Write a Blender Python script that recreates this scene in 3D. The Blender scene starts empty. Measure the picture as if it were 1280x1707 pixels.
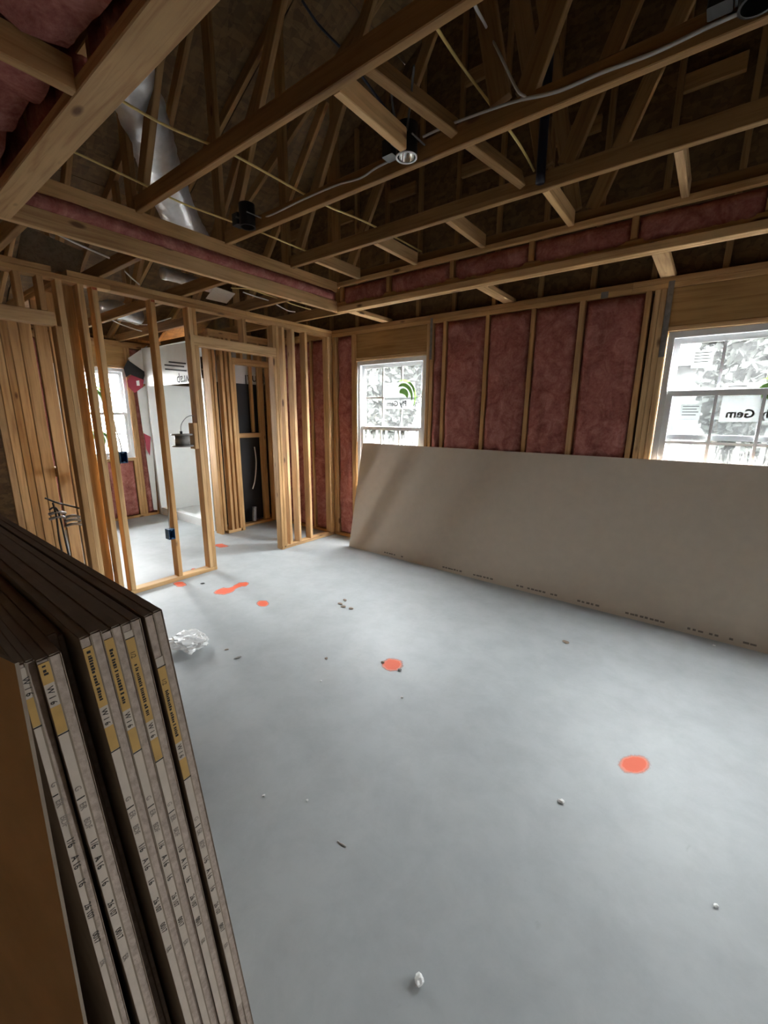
import bpy, bmesh, math, random
from mathutils import Vector, Matrix, noise
random.seed(7)
SC = bpy.context.scene
COL = SC.collection
# ---------------------------------------------------------------- camera, sky, exposure
F_PX, CX, CY, CAM_H = 699.335, 640.0, 853.5, 1.49
YAW, PITCH, ROLL = math.radians(37.584), math.radians(12.791), math.radians(0.4916)
fwd = Vector((-math.sin(YAW)*math.cos(PITCH), math.cos(YAW)*math.cos(PITCH), -math.sin(PITCH)))
_r = Vector((math.cos(YAW), math.sin(YAW), 0)); _u = _r.cross(fwd)
right = math.cos(ROLL)*_r + math.sin(ROLL)*_u
up = -math.sin(ROLL)*_r + math.cos(ROLL)*_u
cam_d = bpy.data.cameras.new('camera'); cam_d.sensor_fit = 'VERTICAL'; cam_d.sensor_height = 36.0
cam_d.lens = F_PX*36.0/1707.0; cam_d.clip_start = 0.02; cam_d.clip_end = 300
cam = bpy.data.objects.new('camera', cam_d); COL.objects.link(cam)
EYE = Vector((0, 0, CAM_H))
cam.matrix_world = Matrix(((right.x, up.x, -fwd.x, 0), (right.y, up.y, -fwd.y, 0), (right.z, up.z, -fwd.z, CAM_H), (0, 0, 0, 1)))
SC.camera = cam
SKY = 22.0
world = bpy.data.worlds.new('overcast_sky'); SC.world = world; world.use_nodes = True
bg = world.node_tree.nodes['Background']; bg.inputs[0].default_value = (0.97, 0.985, 1.0, 1); bg.inputs[1].default_value = SKY
vs = SC.view_settings; vs.view_transform = 'Standard'; vs.look = 'None'; vs.gamma = 1.0; vs.use_curve_mapping = False
vs.exposure = 3.25
SC.cycles.diffuse_bounces = 6; SC.cycles.transparent_max_bounces = 16; SC.cycles.caustics_reflective = False; SC.cycles.caustics_refractive = False
def portal(loc, rot, sx, sy):          # guides sampling of the sky through a window opening, gives no light itself
    d = bpy.data.lights.new('window_portal', 'AREA'); d.shape = 'RECTANGLE'; d.size = sx; d.size_y = sy
    d.cycles.is_portal = True
    o = bpy.data.objects.new('window_portal', d); COL.objects.link(o); o.location = loc; o.rotation_euler = rot
P90 = math.pi/2
portal((-2.86, 3.93, 1.36), (-P90, 0, 0), 0.95, 1.5)
portal((0.11, 3.93, 1.36), (-P90, 0, 0), 0.95, 1.5)
portal((-6.72, 2.19, 1.5), (0, -P90, 0), 1.25, 0.95)
portal((2.7, 3.93, 1.35), (-P90, 0, 0), 0.7, 1.5)  # for the added window out of view

def ray(u, v): return right*((u-CX)/F_PX) + up*(-(v-CY)/F_PX) + fwd
def onz(u, v, z=0.0): d = ray(u, v); return EYE + d*((z-CAM_H)/d.z)
def ony(u, v, y): d = ray(u, v); return EYE + d*(y/d.y)
def onx(u, v, x): d = ray(u, v); return EYE + d*(x/d.x)

# ---------------------------------------------------------------- materials
def new_mat(name):
    m = bpy.data.materials.new(name); m.use_nodes = True
    nt = m.node_tree; b = nt.nodes['Principled BSDF']
    return m, nt, b
def ramp(nt, fac, stops):
    r = nt.nodes.new('ShaderNodeValToRGB'); nt.links.new(fac, r.inputs[0])
    e = r.color_ramp.elements
    e[0].position, e[0].color = stops[0][0], (*stops[0][1], 1); e[1].position, e[1].color = stops[-1][0], (*stops[-1][1], 1)
    for p, c in stops[1:-1]:
        n = e.new(p); n.color = (*c, 1)
    return r.outputs[0]
def nz(nt, vec, scale, detail=3, rough=0.55, dist=0.0):
    n = nt.nodes.new('ShaderNodeTexNoise'); n.inputs['Scale'].default_value = scale; n.inputs['Detail'].default_value = detail
    n.inputs['Roughness'].default_value = rough; n.inputs['Distortion'].default_value = dist
    if vec: nt.links.new(vec, n.inputs['Vector'])
    return n.outputs[0]
def coords(nt, scale=(1, 1, 1), rnd=True):
    t = nt.nodes.new('ShaderNodeTexCoord'); mp = nt.nodes.new('ShaderNodeMapping'); mp.inputs['Scale'].default_value = scale
    src = t.outputs['Object']
    if rnd:
        oi = nt.nodes.new('ShaderNodeObjectInfo'); ml = nt.nodes.new('ShaderNodeVectorMath'); ml.operation = 'SCALE'
        cb = nt.nodes.new('ShaderNodeCombineXYZ')
        for i in range(3): nt.links.new(oi.outputs['Random'], cb.inputs[i])
        nt.links.new(cb.outputs[0], ml.inputs[0]); ml.inputs['Scale'].default_value = 37.0
        ad = nt.nodes.new('ShaderNodeVectorMath'); nt.links.new(src, ad.inputs[0]); nt.links.new(ml.outputs[0], ad.inputs[1]); src = ad.outputs[0]
    nt.links.new(src, mp.inputs['Vector']); return mp.outputs[0]
def mix(nt, fac, a, b, mode='MIX'):
    n = nt.nodes.new('ShaderNodeMix'); n.data_type = 'RGBA'; n.blend_type = mode
    for s, v in ((n.inputs[0], fac), (n.inputs[6], a), (n.inputs[7], b)):
        if hasattr(v, 'is_linked'): nt.links.new(v, s)
        elif isinstance(v, (int, float)): s.default_value = v
        else: s.default_value = (*v, 1)
    return n.outputs[2]
def bump(nt, b, h, strength=0.3, dist=0.002):
    n = nt.nodes.new('ShaderNodeBump'); n.inputs['Strength'].default_value = strength; n.inputs['Distance'].default_value = dist
    nt.links.new(h, n.inputs['Height']); nt.links.new(n.outputs[0], b.inputs['Normal'])
def wood(name, light, dark, knot=True):
    m, nt, b = new_mat(name)
    v = coords(nt, (1.2, 26, 26)); g = nz(nt, v, 1.6, 4, 0.6, 0.6)
    c = ramp(nt, g, [(0.3, dark), (0.52, light), (0.75, tuple(min(1, x*1.12) for x in light))])
    oi = nt.nodes.new('ShaderNodeObjectInfo')
    c = mix(nt, 1.0, c, ramp(nt, oi.outputs['Random'], [(0, (0.80, 0.74, 0.66)), (0.5, (1, 1, 1)), (1, (1.08, 1.02, 0.9))]), 'MULTIPLY')
    c = mix(nt, 1.0, c, ramp(nt, nz(nt, coords(nt, (1.5, 5, 5)), 1.2, 2), [(0.35, (0.84, 0.78, 0.70)), (0.6, (1.03, 1.0, 0.98))]), 'MULTIPLY')
    if knot:
        vo = nt.nodes.new('ShaderNodeTexVoronoi'); vo.inputs['Scale'].default_value = 1.0; nt.links.new(coords(nt, (2.6, 7, 7)), vo.inputs['Vector'])
        c = mix(nt, ramp(nt, vo.outputs['Distance'], [(0.07, (1, 1, 1)), (0.13, (0, 0, 0))]), c, (0.16, 0.075, 0.03))
    nt.links.new(c, b.inputs['Base Color']); b.inputs['Roughness'].default_value = 0.72; bump(nt, b, g, 0.25, 0.0015)
    return m
def simple(name, col, rough=0.6, metal=0.0, var=0.0, scale=8.0, bstr=0.0):
    m, nt, b = new_mat(name); b.inputs['Roughness'].default_value = rough; b.inputs['Metallic'].default_value = metal
    n = nz(nt, coords(nt), scale, 4)
    lo = tuple(x*(1-var) for x in col); hi = tuple(min(1, x*(1+var)) for x in col)
    nt.links.new(ramp(nt, n, [(0.3, lo), (0.7, hi)]), b.inputs['Base Color'])
    if bstr: bump(nt, b, n, bstr, 0.004)
    return m
M = {}
M['wood'] = wood('pine_lumber', (0.58, 0.365, 0.165), (0.41, 0.225, 0.085))
M['wood2'] = wood('pale_pine_lumber', (0.66, 0.455, 0.24), (0.47, 0.28, 0.13))
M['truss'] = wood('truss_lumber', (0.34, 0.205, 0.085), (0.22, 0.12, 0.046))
M['header'] = wood('header_lumber', (0.47, 0.29, 0.11), (0.36, 0.20, 0.07), False)
M['greywood'] = wood('weathered_plywood', (0.33, 0.27, 0.19), (0.20, 0.16, 0.11), False)
def osb():
    m, nt, b = new_mat('strand_board')
    v = nt.nodes.new('ShaderNodeTexVoronoi'); v.inputs['Scale'].default_value = 1.0
    nt.links.new(coords(nt, (9, 26, 26)), v.inputs['Vector'])
    v2 = nt.nodes.new('ShaderNodeTexVoronoi'); nt.links.new(coords(nt, (30, 11, 30)), v2.inputs['Vector']); v2.inputs['Scale'].default_value = 1.0
    c = mix(nt, 0.5, ramp(nt, v.outputs['Color'], [(0.2, (0.075, 0.038, 0.013)), (0.8, (0.19, 0.108, 0.04))]), ramp(nt, v2.outputs['Color'], [(0.2, (0.08, 0.042, 0.015)), (0.8, (0.20, 0.118, 0.045))]))
    nt.links.new(c, b.inputs['Base Color']); b.inputs['Roughness'].default_value = 0.75
    return m
M['osb'] = osb()
M['paleboard'] = simple('pale_sheathing_board', (0.50, 0.39, 0.27), 0.9, 0, 0.2, 20)
M['darkboard'] = simple('dark_sheathing_board', (0.20, 0.145, 0.10), 0.9, 0, 0.2, 20)
def pink():
    m, nt, b = new_mat('pink_fibreglass')
    n1 = nz(nt, coords(nt), 7.5, 6, 0.68, 1.2); n2 = nz(nt, coords(nt), 60, 3)
    c = ramp(nt, n1, [(0.30, (0.20, 0.055, 0.042)), (0.5, (0.37, 0.13, 0.108)), (0.70, (0.56, 0.27, 0.235))])
    c = mix(nt, 0.25, c, ramp(nt, n2, [(0.3, (0.28, 0.09, 0.08)), (0.7, (0.6, 0.3, 0.26))]))
    nt.links.new(c, b.inputs['Base Color']); b.inputs['Roughness'].default_value = 1.0
    b.inputs['Specular IOR Level'].default_value = 0.05; bump(nt, b, nz(nt, coords(nt), 22, 5), 0.6, 0.012)
    return m
M['pink'] = pink()
def concrete():
    m, nt, b = new_mat('concrete_slab')
    v = coords(nt, rnd=False)
    a = nz(nt, v, 0.9, 4, 0.55, 0.1); c1 = ramp(nt, a, [(0.3, (0.355, 0.378, 0.385)), (0.7, (0.43, 0.455, 0.462))])
    f = nz(nt, v, 5, 7, 0.7, 0.2); c1 = mix(nt, 1.0, c1, ramp(nt, f, [(0.32, (0.90, 0.90, 0.90)), (0.6, (1.03, 1.03, 1.03))]), 'MULTIPLY')
    s = nz(nt, v, 3.2, 6, 0.7, 2.0); c1 = mix(nt, ramp(nt, s, [(0.66, (0, 0, 0)), (0.74, (0.35, 0.35, 0.35))]), c1, (0.27, 0.28, 0.275))
    w = nz(nt, coords(nt, (1, 2.2, 1), False), 4.0, 6, 0.7, 2.5); c1 = mix(nt, ramp(nt, w, [(0.70, (0, 0, 0)), (0.78, (0.22, 0.22, 0.22))]), c1, (0.52, 0.53, 0.52))
    sp = nz(nt, v, 150, 2, 0.7); c1 = mix(nt, ramp(nt, sp, [(0.72, (0, 0, 0)), (0.78, (0.5, 0.5, 0.5))]), c1, (0.22, 0.22, 0.22))
    nt.links.new(c1, b.inputs['Base Color']); b.inputs['Roughness'].default_value = 0.55; b.inputs['Specular IOR Level'].default_value = 0.35
    bump(nt, b, f, 0.08, 0.003)
    return m
M['concrete'] = concrete()
M['paper'] = simple('drywall_face_paper', (0.60, 0.515, 0.425), 0.85, 0, 0.03, 14)
M['brown'] = simple('brown_back_paper', (0.74, 0.47, 0.24), 0.85, 0, 0.09, 10)
M['greypaper'] = simple('grey_back_paper', (0.25, 0.195, 0.145), 0.9, 0, 0.15, 12)
M['gypsum'] = simple('gypsum_core', (0.36, 0.285, 0.235), 0.95, 0, 0.22, 90, 0.4)
M['tape'] = simple('white_end_tape', (0.47, 0.395, 0.325), 0.8, 0, 0.08, 30)
M['yellow'] = simple('yellow_end_tape', (0.46, 0.28, 0.085), 0.8, 0, 0.12, 25)
M['ink'] = simple('black_ink', (0.015, 0.013, 0.012), 0.8)
M['greyink'] = simple('faded_ink', (0.22, 0.19, 0.165), 0.9)
M['vinyl'] = simple('white_vinyl', (0.80, 0.81, 0.82), 0.4)
M['white'] = simple('white_gelcoat', (0.78, 0.79, 0.78), 0.35, 0, 0.02)
M['film'] = simple('white_wrap_film', (0.72, 0.72, 0.70), 0.6, 0, 0.05, 6)
M['sticker'] = simple('white_sticker', (0.86, 0.87, 0.86), 0.6)
def backlit(name, col):      # thin printed paper: light comes through it
    m = bpy.data.materials.new(name); m.use_nodes = True; nt = m.node_tree; nt.nodes.clear()
    o = nt.nodes.new('ShaderNodeOutputMaterial'); a = nt.nodes.new('ShaderNodeBsdfDiffuse'); b = nt.nodes.new('ShaderNodeBsdfTranslucent'); a.inputs[0].default_value = (*col, 1)
    n = nz(nt, coords(nt), 20, 2); nt.links.new(ramp(nt, n, [(0.3, tuple(x*0.94 for x in col)), (0.7, col)]), b.inputs[0])
    k = nt.nodes.new('ShaderNodeMixShader'); k.inputs[0].default_value = 0.6; nt.links.new(a.outputs[0], k.inputs[1]); nt.links.new(b.outputs[0], k.inputs[2]); nt.links.new(k.outputs[0], o.inputs[0]); return m
M['winpaper'] = backlit('translucent_sticker', (0.13, 0.133, 0.13)); M['wingreen'] = backlit('translucent_green', (0.085, 0.16, 0.04)); M['winink'] = backlit('translucent_ink', (0.006, 0.006, 0.007))
M['green'] = simple('green_print', (0.28, 0.62, 0.16), 0.6)
M['red'] = simple('red_print', (0.36, 0.03, 0.06), 0.6)
M['redmark'] = simple('red_crayon', (0.42, 0.09, 0.03), 0.8, 0, 0.3, 40)
M['black'] = simple('black_plastic', (0.008, 0.008, 0.009), 0.5)
M['navy'] = simple('navy_pipe', (0.01, 0.012, 0.028), 0.45)
M['blue'] = simple('blue_plastic', (0.035, 0.11, 0.24), 0.45)
M['steel'] = simple('galvanised_steel', (0.35, 0.36, 0.37), 0.45, 0.85, 0.15, 40)
M['darksteel'] = simple('dark_steel', (0.24, 0.23, 0.22), 0.55, 0.5, 0.2, 30)
M['chrome'] = simple('polished_reflector', (0.85, 0.85, 0.84), 0.12, 1.0)
M['foil'] = simple('foil_jacket', (0.74, 0.76, 0.79), 0.36, 0.75, 0.12, 14, 0.9)
M['cable_w'] = simple('white_cable', (0.55, 0.53, 0.50), 0.5)
M['cable_y'] = simple('yellow_cable', (0.62, 0.46, 0.16), 0.5)
M['cable_k'] = simple('dark_cable', (0.03, 0.03, 0.035), 0.5)
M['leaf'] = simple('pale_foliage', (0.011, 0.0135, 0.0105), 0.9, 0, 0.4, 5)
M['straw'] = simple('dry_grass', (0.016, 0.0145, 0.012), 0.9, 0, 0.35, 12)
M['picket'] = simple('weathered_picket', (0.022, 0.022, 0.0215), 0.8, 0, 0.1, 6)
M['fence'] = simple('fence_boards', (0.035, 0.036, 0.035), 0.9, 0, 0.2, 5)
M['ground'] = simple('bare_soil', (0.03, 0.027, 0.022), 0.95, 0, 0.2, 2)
M['asphalt'] = simple('grey_shingle', (0.03, 0.03, 0.033), 0.9, 0, 0.2, 30)
def glass():
    m = bpy.data.materials.new('dusty_glass'); m.use_nodes = True; nt = m.node_tree; nt.nodes.clear()
    o = nt.nodes.new('ShaderNodeOutputMaterial'); t = nt.nodes.new('ShaderNodeBsdfTransparent'); t.inputs[0].default_value = (0.725, 0.735, 0.735, 1)
    g = nt.nodes.new('ShaderNodeBsdfGlossy'); g.inputs['Roughness'].default_value = 0.03; g.inputs[0].default_value = (0.9, 0.9, 0.9, 1)
    d = nt.nodes.new('ShaderNodeBsdfTranslucent'); d.inputs[0].default_value = (0.83, 0.85, 0.84, 1)
    n = nz(nt, coords(nt), 9, 5, 0.6)
    r = ramp(nt, n, [(0.35, (0.004, 0.004, 0.004)), (0.7, (0.010, 0.010, 0.010))])
    a = nt.nodes.new('ShaderNodeMixShader'); nt.links.new(r, a.inputs[0]); nt.links.new(t.outputs[0], a.inputs[1]); nt.links.new(d.outputs[0], a.inputs[2])
    b = nt.nodes.new('ShaderNodeMixShader'); b.inputs[0].default_value = 0.05; nt.links.new(a.outputs[0], b.inputs[1]); nt.links.new(g.outputs[0], b.inputs[2])
    nt.links.new(b.outputs[0], o.inputs[0]); return m
M['glass'] = glass()
def paint():
    m, nt, b = new_mat('orange_spray_paint'); b.inputs['Roughness'].default_value = 0.7; at = nt.nodes.new('ShaderNodeAttribute'); at.attribute_name = 'edge'; n = nz(nt, coords(nt), 45, 4, 0.7)
    s = nt.nodes.new('ShaderNodeMath'); s.operation = 'MULTIPLY_ADD'; nt.links.new(n, s.inputs[0]); s.inputs[1].default_value = 0.5; s.inputs[2].default_value = -0.25
    ad = nt.nodes.new('ShaderNodeMath'); nt.links.new(at.outputs['Fac'], ad.inputs[0]); nt.links.new(s.outputs[0], ad.inputs[1])
    nt.links.new(ramp(nt, ad.outputs[0], [(0.14, (0, 0, 0)), (0.52, (1, 1, 1))]), b.inputs['Alpha'])
    nt.links.new(ramp(nt, ad.outputs[0], [(0.2, (1.0, 0.48, 0.38)), (0.6, (0.74, 0.115, 0.045))]), b.inputs['Base Color'])
    return m
M['paint'] = paint()
def bagmat():
    m, nt, b = new_mat('clear_plastic_film'); b.inputs['Base Color'].default_value = (0.9, 0.91, 0.91, 1); b.inputs['Roughness'].default_value = 0.25; b.inputs['Alpha'].default_value = 0.55
    return m
M['bag'] = bagmat()

# ---------------------------------------------------------------- builders
def link(o, parent=None):
    COL.objects.link(o)
    if parent is not None:
        o.parent = parent
        o.matrix_parent_inverse = parent['_inv_'] if False else Matrix.Translation(-parent.location) if not any(parent.rotation_euler) else (Matrix.Translation(parent.location) @ parent.rotation_euler.to_matrix().to_4x4()).inverted()
    return o
def tag(o, label=None, cat=None, group=None, kind=None):
    if label: o['label'] = label
    if cat: o['category'] = cat
    if group: o['group'] = group
    if kind: o['kind'] = kind
    return o
def empty(name, loc=(0, 0, 0), rz=0, **kw):
    o = bpy.data.objects.new(name, None); COL.objects.link(o); o.location = loc; o.rotation_euler = (0, 0, rz); o.empty_display_size = 0.1
    return tag(o, **kw)
_cache = {}
def board_mesh(l, w, t, m):
    k = (round(l, 4), round(w, 4), round(t, 4), m)
    if k in _cache: return _cache[k]
    c = min(0.0035, w*0.2, t*0.2); a, b, h = l/2, w/2, t/2
    ring = [(-b+c, -h), (b-c, -h), (b, -h+c), (b, h-c), (b-c, h), (-b+c, h), (-b, h-c), (-b, -h+c)]
    vs_ = [(-a, y, z) for y, z in ring] + [(a, y, z) for y, z in ring]
    fs = [tuple(reversed(range(8))), tuple(range(8, 16))] + [(i, (i+1) % 8, 8+(i+1) % 8, 8+i) for i in range(8)]
    me = bpy.data.meshes.new('board'); me.from_pydata(vs_, [], [tuple(reversed(f)) if False else f for f in fs]); me.materials.append(M[m]); me.update()
    bm = bmesh.new(); bm.from_mesh(me); bmesh.ops.recalc_face_normals(bm, faces=bm.faces); bm.to_mesh(me); bm.free()
    _cache[k] = me; return me
def bar(name, p0, p1, w, t, m='wood', parent=None, side=(0, 0, 1)):
    """a board from p0 to p1; w lies across `side`-perpendicular, t along `side`"""
    p0, p1 = Vector(p0), Vector(p1); x = (p1-p0); l = x.length; x.normalize(); z = Vector(side); z = (z - x*z.dot(x)).normalized(); y = z.cross(x)
    o = bpy.data.objects.new(name, board_mesh(l, w, t, m)); link(o, parent)
    c = (p0+p1)/2
    mw = Matrix(((x.x, y.x, z.x, c.x), (x.y, y.y, z.y, c.y), (x.z, y.z, z.z, c.z), (0, 0, 0, 1)))
    if parent is not None: o.matrix_basis = mw
    else: o.matrix_world = mw
    return o
def ab(name, X, Y, Z, m='wood', parent=None):
    d = [X[1]-X[0], Y[1]-Y[0], Z[1]-Z[0]]; c = [sum(q)/2 for q in (X, Y, Z)]
    i = d.index(max(d)); p0 = list(c); p1 = list(c); p0[i] -= d[i]/2; p1[i] += d[i]/2
    side = [(0, 0, 1), (0, 0, 1), (0, 1, 0)][i]; w, t = [(d[1], d[2]), (d[0], d[2]), (d[0], d[1])][i]
    return bar(name, p0, p1, w, t, m, parent, side)
def mesh(name, vs_, fs, m, parent=None, smooth=False, local=False):
    me = bpy.data.meshes.new(name); me.from_pydata([tuple(v) for v in vs_], [], fs); me.materials.append(M[m] if isinstance(m, str) else m); me.update()
    if smooth:
        for p in me.polygons: p.use_smooth = True
    o = bpy.data.objects.new(name, me)
    if local and parent is not None:
        COL.objects.link(o); o.parent = parent
    else: link(o, parent)
    return o
def boxes(name, lst, m, parent=None, local=False):
    v = []; f = []
    for (x0, x1), (y0, y1), (z0, z1) in lst:
        b = len(v); v += [(x0, y0, z0), (x1, y0, z0), (x1, y1, z0), (x0, y1, z0), (x0, y0, z1), (x1, y0, z1), (x1, y1, z1), (x0, y1, z1)]
        f += [tuple(b+i for i in q) for q in ((3, 2, 1, 0), (4, 5, 6, 7), (0, 1, 5, 4), (1, 2, 6, 5), (2, 3, 7, 6), (3, 0, 4, 7))]
    return mesh(name, v, f, m, parent, local=local)
def tube(name, pts, r, m, parent=None, n=8, closed=False):
    pts = [Vector(p) for p in pts]
    # catmull-rom smoothing
    q = []
    for i in range(len(pts)-1):
        a, b, c, d = pts[max(i-1, 0)], pts[i], pts[i+1], pts[min(i+2, len(pts)-1)]
        for k in range(6):
            t = k/6; q.append(0.5*((2*b)+(c-a)*t+(2*a-5*b+4*c-d)*t*t+(3*b-a-3*c+d)*t**3))
    q.append(pts[-1]); v = []; f = []; N = None
    for i, p in enumerate(q):
        d = (q[min(i+1, len(q)-1)]-q[max(i-1, 0)]).normalized()
        if N is None: N = d.orthogonal().normalized()
        N = (N - d*N.dot(d)).normalized(); B = d.cross(N); rr = r(i/(len(q)-1)) if callable(r) else r
        v += [p + (N*math.cos(2*math.pi*k/n)+B*math.sin(2*math.pi*k/n))*rr for k in range(n)]
    for i in range(len(q)-1): f += [(i*n+k, i*n+(k+1) % n, (i+1)*n+(k+1) % n, (i+1)*n+k) for k in range(n)]
    f += [tuple(reversed(range(n))), tuple(range((len(q)-1)*n, len(q)*n))]
    return mesh(name, v, f, m, parent, smooth=True)
def lathe(name, prof, m, loc, parent=None, n=28, axis='z'):
    v = []; f = []
    for r, z in prof: v += [(r*math.cos(2*math.pi*k/n), r*math.sin(2*math.pi*k/n), z) for k in range(n)]
    for i in range(len(prof)-1): f += [(i*n+k, i*n+(k+1) % n, (i+1)*n+(k+1) % n, (i+1)*n+k) for k in range(n)]
    if axis == 'y': v = [(x, z, y) for x, y, z in v]
    if axis == 'x': v = [(z, x, y) for x, y, z in v]
    v = [Vector(p)+Vector(loc) for p in v]
    return mesh(name, v, f, m, parent, smooth=True)
def batt(name, axis, A, Z, face, depth, parent, bulge=0.02, seed=0, out=-1):
    """pink batt: spans A along `axis` ('x' or 'y') and Z up; front at coordinate `face`, bulging in direction out"""
    nx = max(6, int((A[1]-A[0])/0.022)); nzz = max(6, int((Z[1]-Z[0])/0.04)); nx = min(nx, 26); nzz = min(nzz, 70)
    v = []; f = []
    for j in range(nzz+1):
        for i in range(nx+1):
            s, t = i/nx, j/nzz; a = A[0]+(A[1]-A[0])*s; z = Z[0]+(Z[1]-Z[0])*t
            e = min(1, min(s, 1-s)*(A[1]-A[0])/0.05)*min(1, min(t, 1-t)*(Z[1]-Z[0])/0.05); e = 1-(1-e)**2
            n1 = noise.noise(Vector((a*6, z*4, seed*3.1))); n2 = noise.noise(Vector((a*17, z*11, seed*1.7)))
            h = -0.022 + e*(0.022+bulge) + (n1*0.020 + n2*0.011 - 0.012*max(0, noise.noise(Vector((a*30, z*3.0, seed))))*2)*(0.35+0.65*e)
            wob = 0.006*noise.noise(Vector((z*7, seed, s)))
            y = face + out*h
            v.append((a+wob*(1 if 0 < i < nx else 0), y, z) if axis == 'x' else (y, a, z))
    m_ = len(v); W = nx+1
    for j in range(nzz):
        for i in range(nx): f.append((j*W+i, j*W+i+1, (j+1)*W+i+1, (j+1)*W+i))
    bk = face - out*depth
    for a, z in ((A[0], Z[0]), (A[1], Z[0]), (A[1], Z[1]), (A[0], Z[1])): v.append((a, bk, z) if axis == 'x' else (bk, a, z))
    f.append((m_+3, m_+2, m_+1, m_))
    f.append((m_, m_+1)+tuple(reversed(range(0, W)))); f.append((m_+2, m_+3)+tuple(nzz*W+i for i in range(W)))
    f.append((m_+3, m_)+tuple(j*W for j in range(nzz+1))); f.append((m_+1, m_+2)+tuple(j*W+nx for j in reversed(range(nzz+1))))
    return mesh(name, v, f, 'pink', parent, smooth=True)
def text(name, s, size, m, mat4, parent, extrude=0.0003, align='LEFT', offset=0.0):
    cu = bpy.data.curves.new(name, 'FONT'); cu.body = s; cu.size = size; cu.extrude = extrude; cu.align_x = align; cu.resolution_u = 3; cu.offset = offset
    t = bpy.data.objects.new('tmp_text', cu); COL.objects.link(t)
    dg = bpy.context.evaluated_depsgraph_get(); me = bpy.data.meshes.new_from_object(t.evaluated_get(dg)); bpy.data.objects.remove(t); bpy.data.curves.remove(cu)
    me.materials.clear(); me.materials.append(M[m]); me.transform(mat4)
    o = bpy.data.objects.new(name, me); link(o, parent); return o
def frame4(o, x, y, z):
    return Matrix(((x[0], y[0], z[0], o[0]), (x[1], y[1], z[1], o[1]), (x[2], y[2], z[2], o[2]), (0, 0, 0, 1)))

# ================================================================ SETTING
XW, YW = -3.703, 3.779          # inner faces of the partition and of the back wall
ZP, ZL, ZU = 2.389, 2.465, 2.71  # underside of plates, low ceiling, tray ceiling
XR, YF, XL = 3.6, -0.95, -6.585
DO = (2.35, 3.05, 0.6, 2.1)     # added back wall window, unseen at the right, brings in more light
fl = boxes('floor', [((XL-0.12, XR+0.12), (YF-0.1, YW+0.12), (-0.15, 0.0))], 'concrete'); tag(fl, 'grey concrete slab floor with scuffs and small stains', kind='structure')

# ---- back wall
wb = empty('wall_back', (-1, YW, 0)); tag(wb, 'open framed outside wall filled with pink insulation', kind='structure')
D = 0.089
W1, W2, WZ = (-3.324, -2.391), (-0.36, 0.573), (0.60, 2.10)
def sheath(parent, name, plane, axis, A, Z, holes, m='osb', th=0.012):
    """sheathing boards round rectangular holes [(a0,a1,z0,z1)]"""
    cuts = sorted(holes); a = A[0]; lst = []
    for a0, a1, z0, z1 in cuts:
        lst += [((a, a0), Z), ((a0, a1), (Z[0], z0)), ((a0, a1), (z1, Z[1]))]; a = a1
    lst.append(((a, A[1]), Z))
    for q, z in lst:
        if q[1]-q[0] > 0.01 and z[1]-z[0] > 0.01:
            if axis == 'x': boxes(name, [(q, (plane, plane+th), z)], m, parent)
            else: boxes(name, [((plane-th, plane), q, z)], m, parent)
sheath(wb, 'sheathing', YW+D, 'x', (XL-0.1, XR+0.1), (0, 2.5), [(*W1, *WZ), (*W2, *WZ), DO])
for nm, z in (('bottom_plate', (0, 0.038)), ('top_plate', (ZP, ZP+0.038)), ('top_plate', (ZP+0.038, ZL))):
    for X in ((XL, -3.9), (-3.9, -0.62), (-0.62, XR)): ab(nm, (X[0], X[1]-0.002), (YW+random.uniform(-.002, .002), YW+D), z, 'wood', wb)
def studs_x(xs, z=(0.038, ZP), mm=None):
    for x in xs: ab('stud', (x, x+0.037), (YW+random.uniform(-.002, .003), YW+D), z, mm or random.choice(['wood', 'wood', 'wood2']), wb)
studs_x([-3.703, -3.664, -3.436+0.036, -3.362, -2.391+0.001, -2.352, -2.209, -1.772, -1.36, -0.53, -0.475, -0.437, -0.399, 0.574, 0.612, 0.85, 1.2, 1.6, 2.02, 2.27, 2.31, 3.06, 3.10])
ab('header', (2.31, 3.10), (YW+0.004, YW+0.05), (2.105, ZP-0.002), 'header', wb)  # header over the added window
studs_x([-4.10, -4.50, -4.86, -5.3, -5.7, -6.1, -6.5, -3.85])
bw = ab('stud', (-0.975, -0.932), (YW-0.012, YW+D), (0.038, ZP), 'wood2', wb)
for q in (W1, W2):
    ab('header', (q[0]-0.04, q[1]+0.04), (YW+0.004, YW+0.05), (2.135, ZP-0.002), 'header', wb)
    ab('header_plate', (q[0], q[1]), (YW+0.001, YW+D), (2.10, 2.134), 'wood2', wb)
    ab('window_sill_plate', (q[0], q[1]), (YW, YW+D), (0.562, 0.60), 'wood', wb)
    for k in range(2): ab('cripple_stud', (q[0]+0.25+0.4*k, q[0]+0.287+0.4*k), (YW, YW+D), (0.038, 0.562), 'wood', wb)
for i, (a, b) in enumerate([(-3.627, -3.40), (-2.315, -2.21), (-2.171, -1.773), (-1.734, -1.361), (-1.322, -0.976), (-0.931, -0.531), (0.65, 0.85), (0.888, 1.2), (1.24, 1.6), (1.64, 2.02), (-3.813, -3.703), (-4.062, -3.85), (-4.462, -4.10), (-4.82, -4.5)]):
    batt('insulation_batt', 'x', (a+0.001, b-0.001), (0.04, ZP-0.004), YW+0.006, 0.075, wb, 0.018, i+1)
ab('metal_strap', (-0.398, -0.362), (YW-0.0035, YW-0.001), (1.93, ZL-0.03), 'darksteel', wb)
ab('metal_strap', (-2.352, -2.325), (YW-0.0035, YW-0.001), (2.05, ZL-0.03), 'darksteel', wb)
ab('nail_plate', (-0.83, -0.78), (YW-0.004, YW-0.0015), (2.385, 2.43), 'darksteel', wb)

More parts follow.
